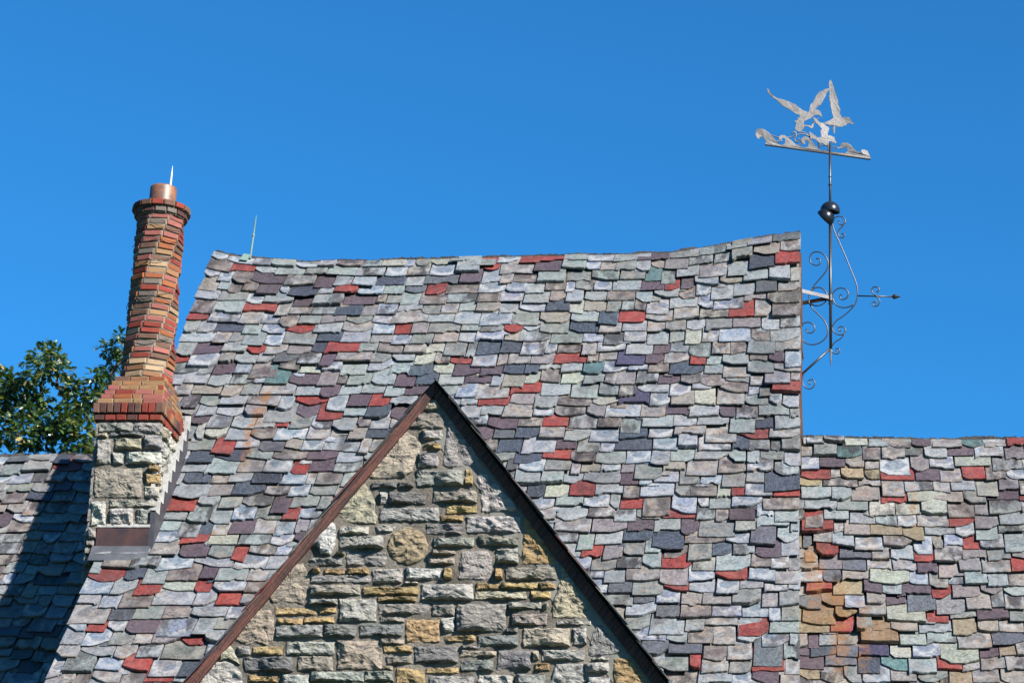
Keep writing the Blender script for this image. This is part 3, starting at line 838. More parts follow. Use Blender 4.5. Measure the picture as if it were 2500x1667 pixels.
# smooth weathered render filling the corners under the rakes
def strip_render(pts):
    P = [on_y(840 + x / 5.6, 900 + y / 5.6, YG - 0.012) for x, y in pts]
    v = [(p.x, YG - 0.012, p.z) for p in P] + [(p.x, YG + 0.01, p.z) for p in P]
    n = len(P)
    return v, [tuple(range(n))] + [((i + 1) % n, i, n + i, n + (i + 1) % n) for i in range(n)]
for off0, off1, x0, x1 in ((0.02, 0.30, 0.0, 2.6),):
    mb = MB()
    for i in range(13):
        xa = apex.x + 0.02 + i * 0.19; xb = xa + 0.19
        w0 = 0.30 + 0.05 * math.sin(i * 2.3); 
        q = [(xa, rake_z(xa, 0.12 + w0 * 1.6)), (xb, rake_z(xb, 0.12 + w0 * 1.6 + 0.03 * math.sin(i * 5))), (xb, rake_z(xb, 0.12)), (xa, rake_z(xa, 0.12))]
        mb.add([(x, YG - 0.006, z) for x, z in q], [(0, 1, 2, 3)])
    mb.out("rake_render", M['smooth_render'], gable_wall)

# rake boards and gable roof
def rake_board(sgn, T, length, name="barge_board"):
    """board following one rake, its top under the slates"""
    d = Vector((sgn, 0, -T)).normalized(); nrm = Vector((sgn * T, 0, 1)).normalized()
    mb = MB()
    t0, t1 = (0.020, 0.097) if sgn < 0 else (0.026, 0.122)
    r = random.Random(3 + sgn)
    seg = 26
    prev = None
    for i in range(seg + 1):
        s = length * i / seg
        if i % 7 == 0: jo, jy = r.uniform(-0.006, 0.01), r.uniform(-0.006, 0.006)
        lo = t1 + jo + r.uniform(-0.006, 0.006); hi = t0
        c = Vector((apex.x, 0, apex.z)) + d * s
        if i == 0:
            # mitre at the apex
            a = Vector((apex.x, 0, apex.z - t0 * math.hypot(1, T))); b = Vector((apex.x, 0, apex.z - t1 * math.hypot(1, T)))
        else: a = c - nrm * hi; b = c - nrm * lo
        yfr = YG - (0.062 if sgn < 0 else 0.036) + jy + r.uniform(-0.003, 0.003)
        ring = [(a.x, yfr, a.z), (b.x, yfr, b.z), (b.x, YG - 0.004, b.z), (a.x, YG - 0.004, a.z)]
        if prev:
            k = len(mb.v); mb.v += prev + ring
            mb.f += [(k + j, k + (j + 1) % 4, k + 4 + (j + 1) % 4, k + 4 + j) for j in range(4)]
        prev = ring
    return mb.out(name, M['board'], house)
LEN_L = (apex.z - 3.4) / TL * math.hypot(1, TL); LEN_R = (apex.z - 3.4) / TR * math.hypot(1, TR)
rake_board(-1, TL, LEN_L); rake_board(1, TR, LEN_R)
# a second, narrower moulding on the lit side
def gable_map(sgn, T):
    d = Vector((sgn, 0, -T)).normalized(); nrm = Vector((sgn * T, 0, 1)).normalized()
    def f(u, s, h):
        return Vector((apex.x, YB + u, apex.z)) + d * (s + 0.016) + nrm * (h * min(1.0, max(0.0, s) / 0.3) - 0.012)
    return f
mb = MB()
yback = RY - (RZ - apex.z) / TP + 0.2
for sgn, T, L in ((-1, TL, LEN_L), (1, TR, LEN_R)):
    f = gable_map(sgn, T)
    # deck from the front edge back into the main slope
    a = [f(0.14, 0.0, 0.0), f(0.14, L, 0.0), f(yback - YB, L, 0.0), f(yback - YB, 0.0, 0.0)]
    b = [f(0.14, 0.0, -0.05), f(0.14, L, -0.05), f(yback - YB, L, -0.05), f(yback - YB, 0.0, -0.05)]
    a[2].y = min(a[2].y, 24.2); b[2].y = min(b[2].y, 24.2)
    mb.hexa(b, a)
gable_roof = mb.out("gable_roof", M['deck'], house)
rng = random.Random(21)
W_EDGE = dict(charcoal=5, brown=4, olive=4, red=1, purple=2, dark=3, sage=2)
for sgn, T, L in ((-1, TL, LEN_L), (1, TR, LEN_R)):
    f0 = gable_map(sgn, T)
    fm = (lambda u, s, h, f0=f0: f0(u - 0.055, s, h * 0.5)) if sgn > 0 else (lambda u, s, h, f0=f0: f0(0.66 - u, s, h * 0.55))
    slate_field(gable_roof, fm, 0.0, 0.62, L, 0.23, 0.22, W_EDGE, lambda g, m: False, rng, single=60, ragged=(0.02, 0.02), notes=False)

# ------------------------------------------------------------------ chimney
def zc(py, y=YC): return on_y(300, py, y).z
chimney_mb = MB()
Z_HEAD0 = zc(1027); Z_SOLD0 = zc(1010); Z_SOLD1 = zc(984)
stack_box = (CX0 + 0.03, CX1 - 0.03, CY0 + 0.03, CY1 - 0.03, 2.5, Z_SOLD1)
CSX, CSY = -7.17, 25.20
NCOR = 6; CH = 0.064
Z_SH = Z_SOLD1 + NCOR * CH
def corbel(i):
    t = i / (NCOR - 1)
    a = (CX0 - 0.005, CX1 + 0.01, CY0 - 0.01, CY1 + 0.0); b = (CSX - 0.275, CSX + 0.275, CSY - 0.275, CSY + 0.275)
    t = 0.10 + 0.90 * t
    return [a[j] + (b[j] - a[j]) * t for j in range(4)]
for i in range(NCOR):
    x0, x1, y0, y1 = corbel(i)
    z0 = Z_SOLD1 + i * CH
    chimney_mb.box(x0 + 0.012, x1 - 0.012, y0 + 0.012, y1 - 0.012, z0 - 0.001, z0 + CH - 0.004)
NSH = 27; Z_TOP = on_y(393, 515, 24.93).z; PIT = (Z_TOP - Z_SH) / NSH
def rflat(k): return 0.268 - 0.020 * min(k, 18) / 18
RFLAT = 0.255
def phi(k): return R(-100 - (NSH - 1 - k) * 4.7)
v, f = [], []
for k in range(NSH):
    for zz in (Z_SH + k * PIT - 0.002, Z_SH + (k + 1) * PIT - 0.002):
        v += [(CSX + (rflat(k) / math.cos(math.pi / 8) - 0.012) * math.cos(phi(k) + j * math.pi / 4), CSY + (rflat(k) / math.cos(math.pi / 8) - 0.012) * math.sin(phi(k) + j * math.pi / 4), zz) for j in range(8)]
for k in range(2 * NSH - 1):
    for j in range(8): f.append((k * 8 + j, k * 8 + (j + 1) % 8, k * 8 + 8 + (j + 1) % 8, k * 8 + 8 + j))
f.append(tuple(range((2 * NSH - 1) * 8, 2 * NSH * 8)))
chimney_mb.add(v, f)
chimney = chimney_mb.out("chimney", M['brick_mortar'], house)
mb = MB(); mb.box(*stack_box); mb.out("stack_core", M['mortar'], chimney)

BC = {'red': (0.33, 0.055, 0.035), 'pink': (0.42, 0.14, 0.11), 'buff': (0.43, 0.245, 0.12), 'tan': (0.38, 0.185, 0.085), 'brown': (0.20, 0.105, 0.07), 'grey': (0.22, 0.18, 0.15), 'dark': (0.11, 0.045, 0.04), 'orange': (0.42, 0.13, 0.05), 'cream': (0.55, 0.37, 0.22)}
def bcol(keys, rng):
    c = BC[rng.choice(keys)]; j = rng.uniform(0.85, 1.15)
    return tuple(x * j * 0.78 for x in c)
SHAFTC = ['red', 'red', 'red', 'pink', 'pink', 'buff', 'tan', 'brown', 'brown', 'grey', 'orange', 'cream', 'orange']
CORBC = ['buff', 'tan', 'tan', 'buff', 'grey', 'pink', 'red', 'brown', 'orange']
REDC = ['red', 'red', 'dark', 'dark', 'red', 'brown']
rest_b = MB()
brick_cache = {}
def brick_mesh(l, h, d, var):
    key = (round(l, 3), round(h, 3), round(d, 3), var)
    if key in brick_cache: return brick_cache[key]
    r = random.Random(hash(key) & 0xffff)
    c = 0.005
    V = []
    for (dy, ins) in ((0.0, c), (-0.0, 0.0)):
        pass
    # front ring (chamfered), mid ring, back ring; the brick looks along -y
    for (y, ins) in ((0.0, 0.006), (0.006, 0.0), (d, 0.0)):
        for (x, z) in ((-l / 2 + ins, ins), (l / 2 - ins, ins), (l / 2 - ins, h - ins), (-l / 2 + ins, h - ins)):
            V.append((x + r.uniform(-0.003, 0.003), y + (r.uniform(-0.002, 0.003) if y < 0.01 else 0), z + r.uniform(-0.002, 0.002)))
    Fc = [(0, 1, 2, 3)]
    for q in range(2):
        for i in range(4):
            k = (i + 1) % 4
            Fc.append((q * 4 + i, q * 4 + 4 + i, q * 4 + 4 + k, q * 4 + k))
    me = bpy.data.meshes.new("brick"); me.from_pydata(V, [], Fc); me.update(); me.materials.append(M['brick'])
    brick_cache[key] = me
    return me
def put_brick(px, py, pz, ang, l, h, d, rng, keys, tilt=0.0):
    me = brick_mesh(l, h, d, rng.randrange(3))
    o = bpy.data.objects.new("brick", me); COL.objects.link(o)
    o.parent = chimney; o.location = Vector((px, py, pz)) - wloc(chimney)
    o.rotation_euler = (0, tilt, ang)
    o.color = (*bcol(keys, rng), 1)
    return o
rng = random.Random(9)
def facing(nx, ny): return (nx * (0 - CSX) + ny * (0 - CSY)) > -3.0
for k in range(NSH):
    for j in range(8):
        a = phi(k) + (j + 0.5) * math.pi / 4
        nx, ny = math.cos(a), math.sin(a)
        if nx * (-CSX) + ny * (-CSY) < -9.0: continue
        side = 2 * rflat(k) * math.tan(math.pi / 8)
        ro = rflat(k) + rng.uniform(-0.007, 0.010)
        put_brick(CSX + nx * ro, CSY + ny * ro, Z_SH + k * PIT + 0.006, a + math.pi / 2, side - rng.uniform(0.016, 0.036), PIT - 0.015, 0.09, rng, SHAFTC, rng.uniform(-0.012, 0.012))
# the two oversailing rings of the cap
Z1 = Z_TOP + 0.0; 
for (rad, z0, hh, nb, off) in ((0.286, Z1 + 0.002, 0.066, 14, 0.0), (0.316, Z1 + 0.072, 0.062, 15, 0.5)):
    for j in range(nb):
        a = 2 * math.pi * (j + off) / nb
        nx, ny = math.cos(a), math.sin(a)
        put_brick(CSX + nx * rad, CSY + ny * rad, z0, a + math.pi / 2, 2 * math.pi * rad / nb - 0.016, hh, 0.20, rng, REDC + ['brown', 'grey'])
mb = MB(); mb.lathe((CSX, CSY, 0), [(0.0, Z1 - 0.01), (0.268, Z1 - 0.01), (0.268, Z1 + 0.066), (0.298, Z1 + 0.072), (0.298, Z1 + 0.128), (0.18, Z1 + 0.145), (0.0, Z1 + 0.14)], 32)
mb.out("cap_mortar", M['brick_mortar'], chimney)
def brick_course(x0, x1, y0, y1, z0, h, length, keys, rng, sides=('f', 'r', 'l'), gap=0.012, d=0.09):
    for sd in sides:
        if sd == 'f': a0, a1 = x0, x1
        else: a0, a1 = y0, y1
        t = a0
        row = []
        first = True
        while t < a1 - 0.02:
            l = length * rng.choice((1, 1, 1, 0.5)) if length > 0.15 else length * rng.uniform(0.92, 1.08)
            if first and length > 0.15: l = length * rng.uniform(0.5, 1.0); first = False
            if t + l > a1 - length * 0.35: l = a1 - t
            row.append((t, l)); t += l
        for (t, l) in row:
            c = t + l / 2
            if sd == 'f': put_brick(c, y0, z0 + 0.005, 0.0, l - gap, h - 0.010, d, rng, keys)
            elif sd == 'r': put_brick(x1, c, z0 + 0.005, math.pi / 2, l - gap, h - 0.010, d, rng, keys)
            else: put_brick(x0, c, z0 + 0.005, -math.pi / 2, l - gap, h - 0.010, d, rng, keys)
for i in range(NCOR):
    x0, x1, y0, y1 = corbel(i)
    brick_course(x0, x1, y0, y1, Z_SOLD1 + i * CH, CH, 0.205, CORBC, rng)
brick_course(CX0 - 0.022, CX1 + 0.022, CY0 - 0.022, CY1 + 0.01, Z_SOLD0 + 0.004, Z_SOLD1 - Z_SOLD0, 0.074, REDC + ['brown', 'tan'], rng, gap=0.011)
brick_course(CX0 - 0.004, CX1 + 0.004, CY0 - 0.004, CY1 + 0.0, Z_HEAD0 + 0.004, Z_SOLD0 - Z_HEAD0 - 0.004, 0.115, REDC, rng)

# stones of the stack, front face
place_cf = lambda a, b, d: Vector((a, CY0 + 0.03 - d, b))
JT, KT = (200, 870, 6.271), (200, 1080, 5.6)
CST = [('G', JT, 245,1005,780,1150), ('G', JT, 790,1010,1215,1150), ('C', JT, 235,1160,380,1220), ('D', JT, 420,1165,930,1210), ('G', JT, 225,1265,430,1640),
       ('C', JT, 500,1240,910,1410), ('G', JT, 950,1195,1215,1400), ('L', KT, 415,130,555,290), ('W', KT, 590,130,1080,285), ('B', KT, 165,345,815,740),
       ('Y', KT, 920,312,1050,378), ('Y', KT, 865,415,1065,555), ('W', KT, 850,590,1050,745), ('W', KT, 120,800,320,1120), ('L', KT, 370,785,1010,868),
       ('L', KT, 375,900,690,1120), ('G', KT, 745,900,930,1120), ('G', KT, 90,1170,200,1310), ('G', KT, 65,1335,170,1420), ('B', KT, 45,1440,150,1540), ('G', KT, 25,1560,130,1680)]
rng = random.Random(31)
for (k, (ox, oy, sc), x0, y0, x1, y1) in CST:
    P = [on_y(ox + x / sc, oy + y / sc, CY0) for x, y in ((x0, y1), (x1, y1), (x1, y0), (x0, y0))]
    rock("stone", [(p.x, p.z) for p in P], place_cf, rng.uniform(0.045, 0.08), M['stone'], chimney, rng, scol(k, rng), step=0.03)
# right-hand face
place_cr = lambda a, b, d: Vector((CX1 - 0.03 + d, a, b))
z = Z_HEAD0 - 0.01
def roof_z(y): return RZ - (RY - y) * TP
while z > ZFOOT:
    h = rng.choice((0.07, 0.10, 0.14, 0.19)); y = CY0 + 0.015
    while y < CY1 - 0.03:
        l = min(rng.uniform(0.12, 0.34), CY1 - y)
        if z - h > roof_z(y + l) + 0.12 or (z > roof_z(y) + 0.2):
            top = z - 0.008; bot = z - h + 0.008
            yy = min(y + l - 0.012, CY0 + (top - ZFOOT - 0.10) / TP)
            yb2 = min(y + l - 0.012, CY0 + max(0.0, (bot - ZFOOT - 0.10)) / TP)
            if yb2 > y + 0.03 and yy > y + 0.03:
                rock("stone", [(y, bot), (yb2, bot), (yy, top), (y, top)], place_cr, rng.uniform(0.03, 0.05), M['stone'], chimney, rng, scol(rng.choice('LWCLWWL'), rng), step=0.035)
        y += l
    z -= h
# left face: the free side of the stack, plain courses
place_cl = lambda a, b, d: Vector((CX0 + 0.03 - d, a, b))
z = Z_HEAD0 - 0.01
while z > ZFOOT - 1.2:
    h = rng.choice((0.12, 0.16, 0.22)); y = CY0 + 0.02
    while y < CY1 - 0.05:
        l = min(rng.uniform(0.25, 0.5), CY1 - y)
        rock("stone", [(y, z - h + 0.01), (y, z - 0.01), (y + l - 0.015, z - 0.01), (y + l - 0.015, z - h + 0.01)], place_cl, 0.035, M['stone'], chimney, rng, scol(rng.choice('GDBL'), rng), step=0.06)
        y += l
    z -= h
# flashing: apron, its foot, the side upstand and the white pointing along it
def xz(px, py, y): q = on_y(px, py, y); return q.x, q.z
ax0, az1 = xz(239, 1287, CY0); ax1, az0 = xz(366, 1338, CY0)
ax1 = CX1 - 0.012
mb = MB(); mb.box(ax0, ax1, CY0 - 0.028, CY0 + 0.02, ZFOOT - 0.02, az1)
mb.out("apron_flashing", M['copper_brown'], chimney)
mb = MB()
sf = (RZ - ZFOOT) / SP
a = [main_map(x, s, 0.03) for x, s in ((ax0 - 0.03, sf + 0.17), (ax1 + 0.02, sf + 0.17), (ax1 + 0.02, sf - 0.05), (ax0 - 0.03, sf - 0.05))]
b = [main_map(x, s, hh) for x, s, hh in ((ax0 - 0.03, sf + 0.17, 0.068), (ax1 + 0.02, sf + 0.17, 0.068), (ax1 + 0.02, sf - 0.05, 0.085), (ax0 - 0.03, sf - 0.05, 0.085))]
mb.hexa(a, b); mb.out("flashing_foot", M['copper_grey'], chimney)
# side flashing: stepped top edge following the slope
v, f = [], []
nst = 9; yy0, yy1 = CY0 - 0.03, CY1 + 0.03
outline = [(yy0, roof_z(yy0) - 0.05)]
for i in range(nst):
    ya = yy0 + (yy1 - yy0) * i / nst; ybq = yy0 + (yy1 - yy0) * (i + 1) / nst
    zt = roof_z(ya) + 0.20
    outline += [(ya, zt), (ybq, zt)]
outline.append((yy1, roof_z(yy1) - 0.05))
xs0, xs1 = CX1 - 0.02, CX1 + 0.036
n = len(outline)
mb = MB()
for i in range(nst):
    ya = yy0 + (yy1 - yy0) * i / nst; ybq = yy0 + (yy1 - yy0) * (i + 1) / nst
    lo0, lo1 = roof_z(ya) - 0.05, roof_z(ybq) - 0.05
    zt = roof_z(ya) + 0.52
    mb.hexa([(xs0, ya, lo0), (xs0, ybq, lo1), (xs0, ybq, max(zt, lo1 + 0.02)), (xs0, ya, zt)], [(xs1, ya, lo0), (xs1, ybq, lo1), (xs1, ybq, max(zt, lo1 + 0.02)), (xs1, ya, zt)])
mb.out("side_flashing", M['lead'], chimney)
mb = MB(); r = random.Random(4)
for i in range(nst):
    ya = yy0 + (yy1 - yy0) * i / nst; ybq = yy0 + (yy1 - yy0) * (i + 1) / nst
    zt = roof_z(ya) + 0.515
    k = 7
    for j in range(k):
        y0 = ya + (ybq - ya) * j / k; y1 = ya + (ybq - ya) * (j + 1) / k
        hh = r.uniform(0.01, 0.075)
        mb.box(xs1 - 0.05, xs1 + r.uniform(0.002, 0.008), y0, y1, zt - 0.012, zt + hh)
    mb.box(xs1 - 0.05, xs1 + 0.007, ybq - 0.016, ybq + 0.012, zt - 0.01, zt + 0.165)
mb.out("pointing", M['white_mortar'], chimney)
mb = MB()
for j in range(16):
    x0 = ax0 + (ax1 - ax0) * j / 16; x1 = ax0 + (ax1 - ax0) * (j + 1) / 16
    mb.box(x0, x1, CY0 - 0.032 - r.uniform(0, 0.006), CY0 + 0.02, az1 - 0.006, az1 + r.uniform(0.012, 0.03))
mb.out("pointing", M['white_mortar'], chimney)
# flue pot
mb = MB(); Z_CAP = Z1 + 0.132
mb.lathe((CSX, CSY, Z_CAP), [(0.15, -0.02), (0.148, 0.02), (0.146, 0.245), (0.142, 0.255), (0.122, 0.255), (0.12, 0.0)], 32)
mb.out("flue_pot", M['pot'], chimney, smooth=True)
print("stones", n_st)

# dry tendrils that have climbed the shaft
vine = empty("dry_vine", (CSX, CSY - 0.3, Z_SH), "thin dark dry vine tendrils wound round the twisted brick chimney shaft", "vine")
r = random.Random(8)
for (k0, a0, turn, rise) in ((5, -150, 120, 0.10), (12, -165, 140, 0.14), (13, -140, 110, -0.06), (18, -150, 120, 0.12), (22, -160, 130, 0.05), (25, -120, 100, -0.05)):
    pts = []
    for i in range(26):
        t = i / 25; a = R(a0 + turn * t)
        rr = rflat(k0) / math.cos(math.pi / 8) + 0.004 + 0.006 * r.random()
        pts.append((CSX + rr * math.cos(a), CSY + rr * math.sin(a), Z_SH + k0 * PIT + rise * t + 0.02 * math.sin(t * 9 + k0) + r.uniform(-0.004, 0.004)))
    mb = MB(); mb.tube(pts, 0.0035, 5); mb.out("tendril", M['bark'], vine)

# ------------------------------------------------------------------ lightning rods
rod = empty("lightning_rod", (CSX + 0.055, CSY + 0.06, Z_CAP), "slim white lightning rod rising from the clay chimney pot", "lightning rod")
b0 = Vector(rod.location)
mb = MB(); mb.tube([b0 + Vector((0, 0, 0.0)), b0 + Vector((0.0, 0, 0.30)), b0 + Vector((0.004, 0, 0.46)), b0 + Vector((0.006, 0, 0.56))], [0.012, 0.012, 0.009, 0.001], 8)
mb.out("spike", M['white_rod'], rod)
mb = MB(); mb.box(b0.x - 0.04, b0.x + 0.11, b0.y - 0.006, b0.y + 0.006, b0.z + 0.05, b0.z + 0.075)
mb.out("clamp_strap", M['white_rod'], rod)
xr_, _ = main_xs(612, 640)
q = main_map(on_y(614, 622, RY).x, 0.02, 0.05)
rod2 = empty("lightning_rod", q, "green verdigris lightning rod standing on the slate ridge beside the chimney", "lightning rod")
tip = on_y(626, 524, RY)
mb = MB(); d = tip - q
mb.tube([q - d * 0.03, q + d * 0.48, q + d * 0.50, q + d * 0.53, q + d * 0.56, q + d * 0.9, tip], [0.012, 0.012, 0.017, 0.017, 0.010, 0.008, 0.001], 8)
mb.out("spike", M['verdigris'], rod2)
mb = MB(); hx = q.x - 0.05
a = [main_map(x, s, 0.07) for x, s in ((hx - 0.055, 0.15), (hx + 0.035, 0.15), (hx + 0.05, 0.0), (hx - 0.03, 0.0))]
b = [main_map(x, s, 0.082) for x, s in ((hx - 0.055, 0.15), (hx + 0.035, 0.15), (hx + 0.05, 0.0), (hx - 0.03, 0.0))]
mb.hexa(a, b); mb.out("base_plate", M['verdigris'], rod2)

# ------------------------------------------------------------------ lower wings
def wing(name, mapf, ry, rz, x0, x1, slen, label):
    e = empty(name, ((x0 + x1) / 2, ry, 0), label, "building wing")
    rf = deck("wing_roof", mapf, x0, x1, slen, e, nx=8)
    mb = MB()
    yf = ry - slen * CP + 0.35; yb = ry + slen * CP - 0.35
    zs = rz - 0.25 - (ry - yf) * TP
    prof = [(yf, 0), (yb, 0), (yb, zs), (ry, rz - 0.25), (yf, zs)]
    v = [(x0 + 0.15, y, z) for y, z in prof] + [(x1 - 0.15, y, z) for y, z in prof]
    mb.add(v, [(4, 3, 2, 1, 0), (5, 6, 7, 8, 9)] + [(i, (i + 1) % 5, 5 + (i + 1) % 5, 5 + i) for i in range(5)])
    mb.out("wing_wall", M['house_wall'], e)
    return e, rf
lw, lroof = wing("slate_wing", left_map, LY, LZ, -11.4, XL + 0.2, 5.0, "low slate-roofed wing lying in the shadow of the chimney stack, oak behind it")
rw, rroof = wing("slate_wing", right_map, WY, WZ, XR - 0.25, 4.4, 5.4, "low slate-roofed wing beneath the weather vane, rust-stained beside the taller roof")
slate_field(lroof, left_map, -11.4, XL + 0.2, 5.0, 0.222, 0.19, W_LEFT, lambda g, m: g['u'] > XL + 0.15, random.Random(41))
ridge_cap(lroof, left_map, -11.4, XL + 0.2, 5); ridge_cap(rroof, right_map, XR - 0.2, 4.4, 6)
def wr_at(g):
    cx, cy = g['c']
    p = min(max((2240 - cx) / 200, 0), 1) * min(max((cy - 1180) / 180, 0), 1)
    return W_RUSTY if rng.random() < p * 0.65 else W_RIGHT
slate_field(rroof, right_map, XR - 0.2, 4.4, 5.4, 0.222, 0.188, W_RIGHT, lambda g, m: g['u'] + g['w'] < XR - 0.02, random.Random(43), weights_at=wr_at, w_mean=0.262)

# ------------------------------------------------------------------ weather vane
YP = RY
VT = (1830, 180, 2091 / 320.0)        # tile of the cut-out birds
BT = (1900, 480, 1098 / 350.0)        # tile of the bracket
polex = on_y(2027.5, 700, YP).x
vane = empty("weather_vane", (XR - 0.06, YP, on_y(1961, 720, YP).z), "black wrought-iron weather vane with scrolls, arrow and cut-out gulls over waves", "weather vane")
def bt(x, y, off=0.0): q = on_y(BT[0] + x / BT[2], BT[1] + y / BT[2], YP + off); return q
def tubeobj(name, pts, r, mat='iron', sub=3, off=0.0, taper=False):
    p = [bt(x, y, off) for x, y in (smooth_path(pts, sub) if sub > 1 else pts)]
    rr = r
    if taper: rr = [r * (1 if i < len(p) - 1 else 0.05) for i in range(len(p))]
    mb = MB(); mb.tube(p, rr, 8); return mb.out(name, M[mat], vane, smooth=True)
zp = lambda py: on_y(2027, py, YP).z
mb = MB(); mb.tube([(polex, YP, zp(852)), (polex, YP, zp(535))], 0.0185, 12); pole = mb.out("pole", M['iron'], vane, smooth=True)
mb = MB(); mb.tube([(polex, YP, zp(540)), (polex, YP, zp(350))], 0.0155, 12)
mb.tube([(polex, YP, zp(453)), (polex, YP, zp(450))], 0.023, 12); mb.tube([(polex, YP, zp(434)), (polex, YP, zp(431))], 0.019, 12)
mb.out("spindle", M['iron'], vane, smooth=True)
mb = MB(); mb.tube([(polex, YP, zp(852)), (polex, YP, zp(880)), (polex + 0.003, YP, zp(896))], [0.014, 0.010, 0.002], 8); mb.out("pole_spike", M['iron'], vane)
mb = MB(); mb.tube([(polex, YP, zp(720)), (polex, YP, zp(735))], 0.034, 12); mb.tube([(polex - 0.03, YP - 0.0, zp(741)), (polex + 0.03, YP, zp(741))], 0.012, 8); mb.out("clamp", M['iron'], vane)
# bracket arms, splayed to the gable end
zarm = zp(727)
for (dy, nm, mt) in ((-0.30, "bracket_arm", 'grey_steel'), (0.24, "bracket_arm", 'rusty_iron')):
    mb = MB()
    p0 = Vector((XR - 0.08, YP + dy, zarm)); p1 = Vector((polex - 0.02, YP + dy * 0.06, zarm))
    d = (p1 - p0).normalized(); sd = Vector((0, 0, 1)).cross(d) * 0.006; up = Vector((0, 0, 0.024))
    mb.hexa([p0 - sd - up, p1 - sd - up, p1 + sd - up, p0 + sd - up], [p0 - sd + up, p1 - sd + up, p1 + sd + up, p0 + sd + up])
    mb.out(nm, M[mt], vane)
tubeobj("strut", [(395, 1165), (160, 1378)], 0.0145, sub=1)
tubeobj("scroll", [(290,478),(310,475),(322,490),(318,515),(295,527),(265,518),(245,495),(243,465),(258,435),(290,423),(325,428),(355,450),(377,485),(383,520),(372,560),(345,600),(310,640),(280,675),(262,705)], 0.0085, off=-0.01)
tubeobj("scroll", [(262,705),(245,735),(235,770),(236,810),(260,855),(300,895),(335,930),(362,965),(377,1010),(378,1050),(360,1085),(325,1115),(280,1132),(235,1130),(200,1113),(180,1090),(172,1050),(178,990),(195,970),(225,962),(255,970),(275,990),(280,1015),(268,1035),(245,1045),(222,1038),(213,1022),(225,1012)], 0.0085, off=-0.01)
tubeobj("scroll_ring", [(250,735),(275,702),(310,695),(345,708),(370,740),(376,775),(357,810),(320,832),(280,835),(248,822)], 0.0085, off=0.008)
tubeobj("scroll", [(490,750),(475,755),(472,770),(485,787),(510,785),(532,765),(537,738),(520,712),(490,700),(455,705),(425,730),(415,765),(425,805),(455,837),(500,850),(545,843),(580,825)], 0.0085, off=-0.01)
tubeobj("stay", [(411,195),(430,265),(470,355),(520,470),(560,570),(590,645),(603,690),(608,750),(600,795),(580,835),(540,880),(490,920),(445,950),(420,985),(413,1010),(425,1035),(455,1055),(485,1058),(508,1045),(515,1020),(500,1000),(475,995),(460,1010),(468,1028),(485,1025)], 0.0080)
tubeobj("scroll", [(510,1045),(480,1085),(440,1110),(415,1140),(405,1170),(420,1195),(445,1205),(465,1195),(470,1175),(455,1162),(440,1172),(450,1183)], 0.0075)
tubeobj("scroll", [(418,192),(430,165),(460,152),(490,155),(512,180),(510,205),(490,217),(467,210),(460,195),(475,183)], 0.0080)
tubeobj("scroll", [(512,190),(495,225),(470,250),(458,275),(465,305),(490,317),(508,300),(503,285),(485,290)], 0.0080)
tubeobj("scroll", [(200,1340),(187,1385),(185,1420),(200,1455),(235,1472),(265,1460),(280,1430),(270,1405),(245,1400),(230,1415),(235,1432),(250,1435)], 0.0080)
tubeobj("arrow_shaft", [(605,760), (868,766)], 0.0095, sub=1)
tubeobj("arrow_scroll", [(750,725),(760,728),(772,718),(768,700),(745,690),(722,700),(715,720),(730,745),(755,765),(775,790),(775,815),(760,835),(735,840),(722,825),(725,810),(742,806),(752,815)], 0.0080, off=-0.008)
c = [bt(x, y) for x, y in ((862, 766), (890, 744), (942, 767), (888, 788))]
mid = sum(c, Vector()) / 4
mb = MB(); mb.add(c + [mid + Vector((0, -0.022, 0)), mid + Vector((0, 0.022, 0))], [(0, 4, 1), (1, 4, 2), (2, 4, 3), (3, 4, 0), (1, 5, 0), (2, 5, 1), (3, 5, 2), (0, 5, 3)])
mb.out("arrow_head", M['iron'], vane)
# the two cups
def cup(cpx, cpy, rad, axis, dy):
    c = on_y(cpx, cpy, YP + dy)
    prof = [(rad * math.sin(R(a)) if a else 0.0005, rad * math.cos(R(a))) for a in range(0, 100, 8)]
    inner = [(max(r - 0.006, 0.0004), z - 0.004 if z > 0.02 else z) for r, z in reversed(prof)]
    mb = MB(); mb.lathe(c, prof + inner, 32, axis); return mb.out("cup", M['cup'], vane, smooth=True)
cup(2026.5, 516, 0.127, (0.10, -0.18, 0.95), 0.0)
cup(2014, 533, 0.122, (0.62, -0.35, 0.55), -0.03)
# cut-out plate, standing across the spindle
PSI = R(14)
pn = Vector((-math.sin(PSI), math.cos(PSI), 0)); p0 = Vector((polex, YP, 0))
def vt(x, y): return on_plane(VT[0] + x / VT[2], VT[1] + y / VT[2], p0, pn)
def cutout(name, pts, th=0.009, off=0.0, ragged=0.0):
    r = random.Random(len(pts))
    if ragged:
        q = []
        for i in range(len(pts)):
            a, b = pts[i], pts[(i + 1) % len(pts)]
            k = max(1, int(math.dist(a, b) / 22))
            for j in range(k):
                t = j / k
                q.append((a[0] + (b[0] - a[0]) * t + r.uniform(-ragged, ragged), a[1] + (b[1] - a[1]) * t + r.uniform(-ragged, ragged)))
        pts = q
    P = [vt(x, y) for x, y in pts]; n = len(P)
    # hammered: the sheet is not flat
    dd = [noise.noise(Vector((p.x * 5, p.z * 5, off * 50))) * 0.012 + off for p in P]
    A = [p - pn * (th / 2) + pn * d for p, d in zip(P, dd)]; B = [p + pn * (th / 2) + pn * d for p, d in zip(P, dd)]
    ar = sum(pts[i][0] * pts[(i + 1) % n][1] - pts[(i + 1) % n][0] * pts[i][1] for i in range(n))
    f1 = tuple(range(n)); f2 = tuple(range(2 * n - 1, n - 1, -1)); side = [((i + 1) % n, i, n + i, n + (i + 1) % n) for i in range(n)]
    fs = [f1, f2] + side
    if ar > 0: fs = [f[::-1] for f in fs]
    return build(name, A + B, fs, M['plate'], vane)
